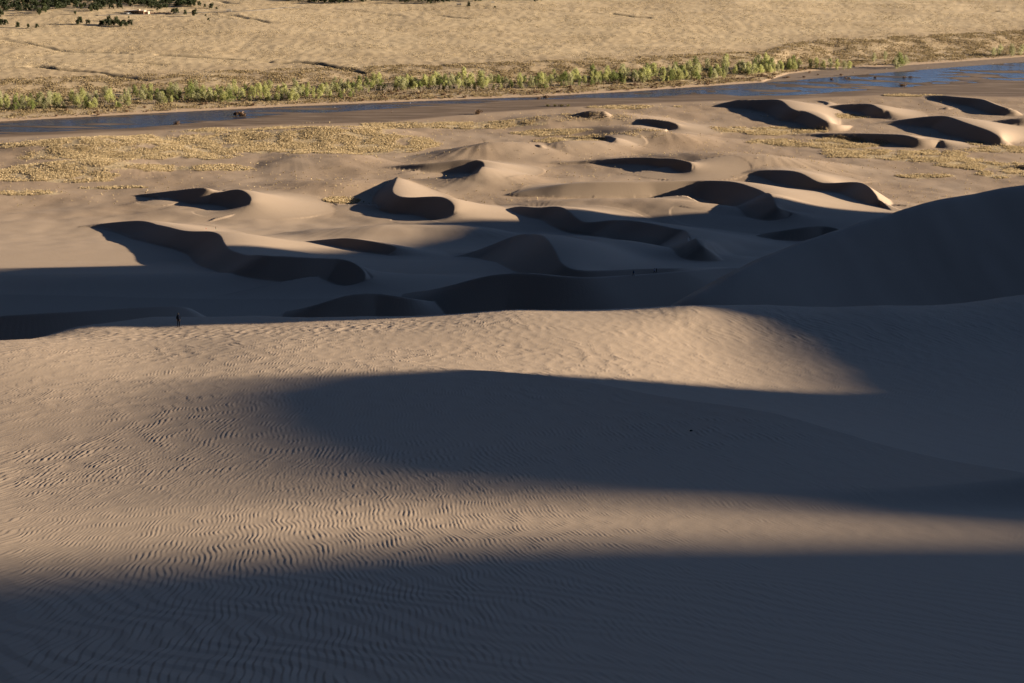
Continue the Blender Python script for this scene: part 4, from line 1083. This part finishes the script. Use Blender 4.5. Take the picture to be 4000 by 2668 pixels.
def pack(label, info, mat, facing, w=.32, hh=.52):
    x, y, z, s = info; o = thing('backpack', label, 'backpack', None, (x, y, z), facing, s)
    m = MB(); n = 16; P = []
    for k in range(n):
        a = 2*math.pi*k/n; P.append((abs(math.cos(a))**.6*math.copysign(1, math.cos(a))*w/2, abs(math.sin(a))**.6*math.copysign(1, math.sin(a))*.13-.22))
    v = []; f = []
    lv = [(0, .8), (.05, 1), (.5, 1.04), (.85, .95), (1, .7)]
    for t, k_ in lv: v += [(px*k_, (py+.22)*k_-.20, 1.0+hh*t) for px, py in P]
    for i in range(len(lv)-1):
        for k in range(n): f.append((i*n+k, i*n+(k+1) % n, (i+1)*n+(k+1) % n, (i+1)*n+k))
    f += [tuple(range(n-1, -1, -1)), tuple((len(lv)-1)*n+k for k in range(n))]
    m.add(v, f); link('bag', m.mesh('bag', mat, True), o)
    for sx in (-.10, .10):
        m = MB(); m.tube([(sx, -.10, 1.46), (sx*1.25, .03, 1.50), (sx*1.35, .15, 1.36), (sx*1.3, .13, 1.2), (sx*1.2, -.10, 1.08)], [.018]*5, 5); link('strap', m.mesh('strap', mat, True), o)
    return o
_, i1 = person('person in black walking away with a large dark pack on the near crest', 698, 1278, BLK, BLK, R(8), .05, .12, 1.86, 150, 400)
pack('large black backpack worn by the nearest person', i1, NAVY, R(8), .36, .60)
_, i2 = person('person in dark clothes with a blue pack striding along the shaded ridge', 2474, 1078, BLK, BLK, R(80), .19, .05, 1.85, 430, 900)
pack('blue backpack on the walker on the shaded ridge', i2, BLUE, R(80), .36, .50)
person('person in a pale blue top striding right on the shaded ridge', 2556, 1068, LAV, NAVY, R(-75), .20, .10, 1.72, 430, 900)
person('person all in black beside the pale blue one on the ridge', 2564, 1067, BLK, BLK, R(-60), .08, 0, 1.88, 430, 900)
person('person in a white top and red trousers on the sunlit sand', 805, 896, WHT, RED, R(150), .10, .0, 1.75, 430, 2000)
person('person in a rose top and teal trousers on the sunlit sand', 843, 897, ROSE, TEAL, R(170), .05, .0, 1.70, 430, 2000)
person('person in white wading in the creek at left of the middle', 1309, 424, WHT, NAVY, R(90), .08, 0, 1.75, 1300, 2500)
person('person in grey blue wading in the creek, second from left', 1403, 415, LAV, NAVY, R(90), .08, 0, 1.7, 1300, 2500)
person('person in pale clothes standing in the creek near the middle', 1603, 406, WHT, LAV, R(10), .05, 0, 1.75, 1300, 2500)
person('left one of a pair standing on the wet sand below the creek', 1530, 441, ROSE, BLK, R(20), .05, 0, 1.7, 1300, 2500)
person('right one of a pair standing on the wet sand below the creek', 1534, 440, WHT, BLK, R(-20), .05, 0, 1.8, 1300, 2500)
# pale driftwood on the flats
DW = flat_mat('driftwood', (.62, .57, .50), .8)
for i, (u, v, w) in enumerate([(3459,269,'longest, below the large lone tree'),(3336,283,'on the dry wash left of the others'),(3622,265,'in the middle of the dry wash'),(3878,248,'on the dry wash nearest the right edge'),(1618,389,'at the far water edge in the middle')]):
    x, y, z = at(u, v, 1300, 3500); L = [3.2, 1.8, 2.0, 1.8, 1.6][i]
    m = MB(); m.tube([(-L/2,0,.12),(-L*.2,.15,.22),(L*.2,-.1,.2),(L/2,.05,.1)], [.12,.2,.18,.08], 8); m.tube([(L*.1,0,.2),(L*.25,.3,.55)], [.08,.03], 6)
    tag(link('driftwood_log', m.mesh('driftwood_log', DW, True), None, (x, y, z), R(8*i-10)), f'pale driftwood log {w}', 'log')
# a dark pebble-sized clod on the shaded slope
x, y, z = at(2700, 1685, 60, 200)
m = MB(); m.lathe([(.01,-.05),(.06,-.03),(.075,.02),(.05,.06),(.01,.075)], 9); tag(link('stone', m.mesh('stone', flat_mat('dark_stone', (.03,.03,.03), .9), True), None, (x, y, z)), 'small dark stone alone on the shaded slope', 'stone')

# ================= grass tufts =================
def tufts(name, xs_, ys_, zs_, hgt, wid, mat, label, seed):
    r = np.random.RandomState(seed); n = len(xs_); k = 3
    P = np.repeat(np.stack([xs_, ys_, zs_], 1), k, 0); h_ = np.repeat(hgt, k)*(.7+.6*r.rand(n*k)); w_ = np.repeat(wid, k)
    a = r.rand(n*k)*np.pi*2; dx, dy = np.cos(a)*w_, np.sin(a)*w_; lx, ly = (r.rand(n*k)-.5)*w_*1.4, (r.rand(n*k)-.5)*w_*1.4
    V = np.empty((n*k, 4, 3)); V[:, 0] = P+np.stack([-dx*.5, -dy*.5, -.05+0*dx], 1); V[:, 1] = P+np.stack([dx*.5, dy*.5, -.05+0*dx], 1)
    V[:, 2] = P+np.stack([dx+lx, dy+ly, h_], 1); V[:, 3] = P+np.stack([-dx+lx, -dy+ly, h_*.85], 1)
    me = new_mesh_np(name, V.reshape(-1, 3), np.arange(n*k*4).reshape(-1, 4), mat, False)
    return tag(link(name, me), label, 'grass', kind='stuff')
def grass_mat(name, c1, c2, c3):
    m = M_(name, .8, .15); n1 = m.noise((.08, .08, .08), 4, .6); n2 = m.noise((1.3, 1.3, 1.3), 2)
    c = m.mix(n2, m.ramp(n1, [(.38, c1), (.62, c2)]), c3); m.color(c)
    tr = m.N.new("ShaderNodeBsdfTranslucent"); m.L.new(c, tr.inputs[0]); mx = m.N.new("ShaderNodeMixShader"); mx.inputs[0].default_value = .35
    m.L.new(m.b.outputs[0], mx.inputs[1]); m.L.new(tr.outputs[0], mx.inputs[2]); m.L.new(mx.outputs[0], m.N["Material Output"].inputs[0])
    return m.m
# sample points from the ground sheet itself so that every tuft stands on it
def sample(mask, n, seed):
    r = np.random.RandomState(seed)
    w = mask[:-1, :-1]*(TH[None, 1:]-TH[None, :-1])*YS[:-1, None]*(YS[1:]-YS[:-1])[:, None]
    w = w*(np.abs(thg[:-1, :-1]) < .29); w = w.ravel(); c = np.cumsum(w); idx_ = np.searchsorted(c, r.rand(n)*c[-1]); idx_ = np.clip(idx_, 0, len(c)-1)
    i, j = idx_//(nx-1), idx_ % (nx-1); a, b = r.rand(n), r.rand(n)
    x_ = X[i, j]+(X[i, j+1]-X[i, j])*a; y_ = YS[i]+(YS[i+1]-YS[i])*b
    z_ = Z[i, j]*(1-a)*(1-b)+Z[i, j+1]*a*(1-b)+Z[i+1, j]*(1-a)*b+Z[i+1, j+1]*a*b
    return x_, y_, z_, r
clumpy = np.clip(.5+1.2*noise(X/14, Y/20, 101), .03, 1.5)
x_, y_, z_, r = sample(GR*clumpy + .003*(FL > .3)*(Y > 1150)*(Y < YW-20), 130000, 21)
tufts('dune_grass', x_, y_, z_, .28+.6*r.rand(len(x_))**2, .20+.25*r.rand(len(x_)), grass_mat('straw', (.60, .48, .32), (.74, .61, .43), (.44, .37, .22)), 'straw coloured bunch grass in patches over the low sand between the dunes', 1)
gm = (dB > 8)*(dB < 230)*(np.clip(.6+1.3*noise(X/18, Y/26, 103), .05, 1.5))
x_, y_, z_, r = sample(gm, 60000, 22)
tufts('scrub_ground_cover', x_, y_, z_, .35+.8*r.rand(len(x_))**2, .3+.4*r.rand(len(x_)), grass_mat('scrub', (.28, .21, .13), (.44, .35, .22), (.32, .27, .16)), 'brown and straw scrub covering the far bank and bluff above the creek', 2)
gm = (Y > YF+200)*(Y < 3100)*(np.clip(.5+1.6*noise(X/40, Y/60, 105), .02, 1.5))
x_, y_, z_, r = sample(gm, 70000, 23)
tufts('plain_grass', x_, y_, z_, .18+.32*r.rand(len(x_))**2, .35+.4*r.rand(len(x_)), grass_mat('pale_straw', (.55, .455, .31), (.70, .60, .43), (.44, .37, .25)), 'pale straw grass covering the open plain beyond the creek', 3)
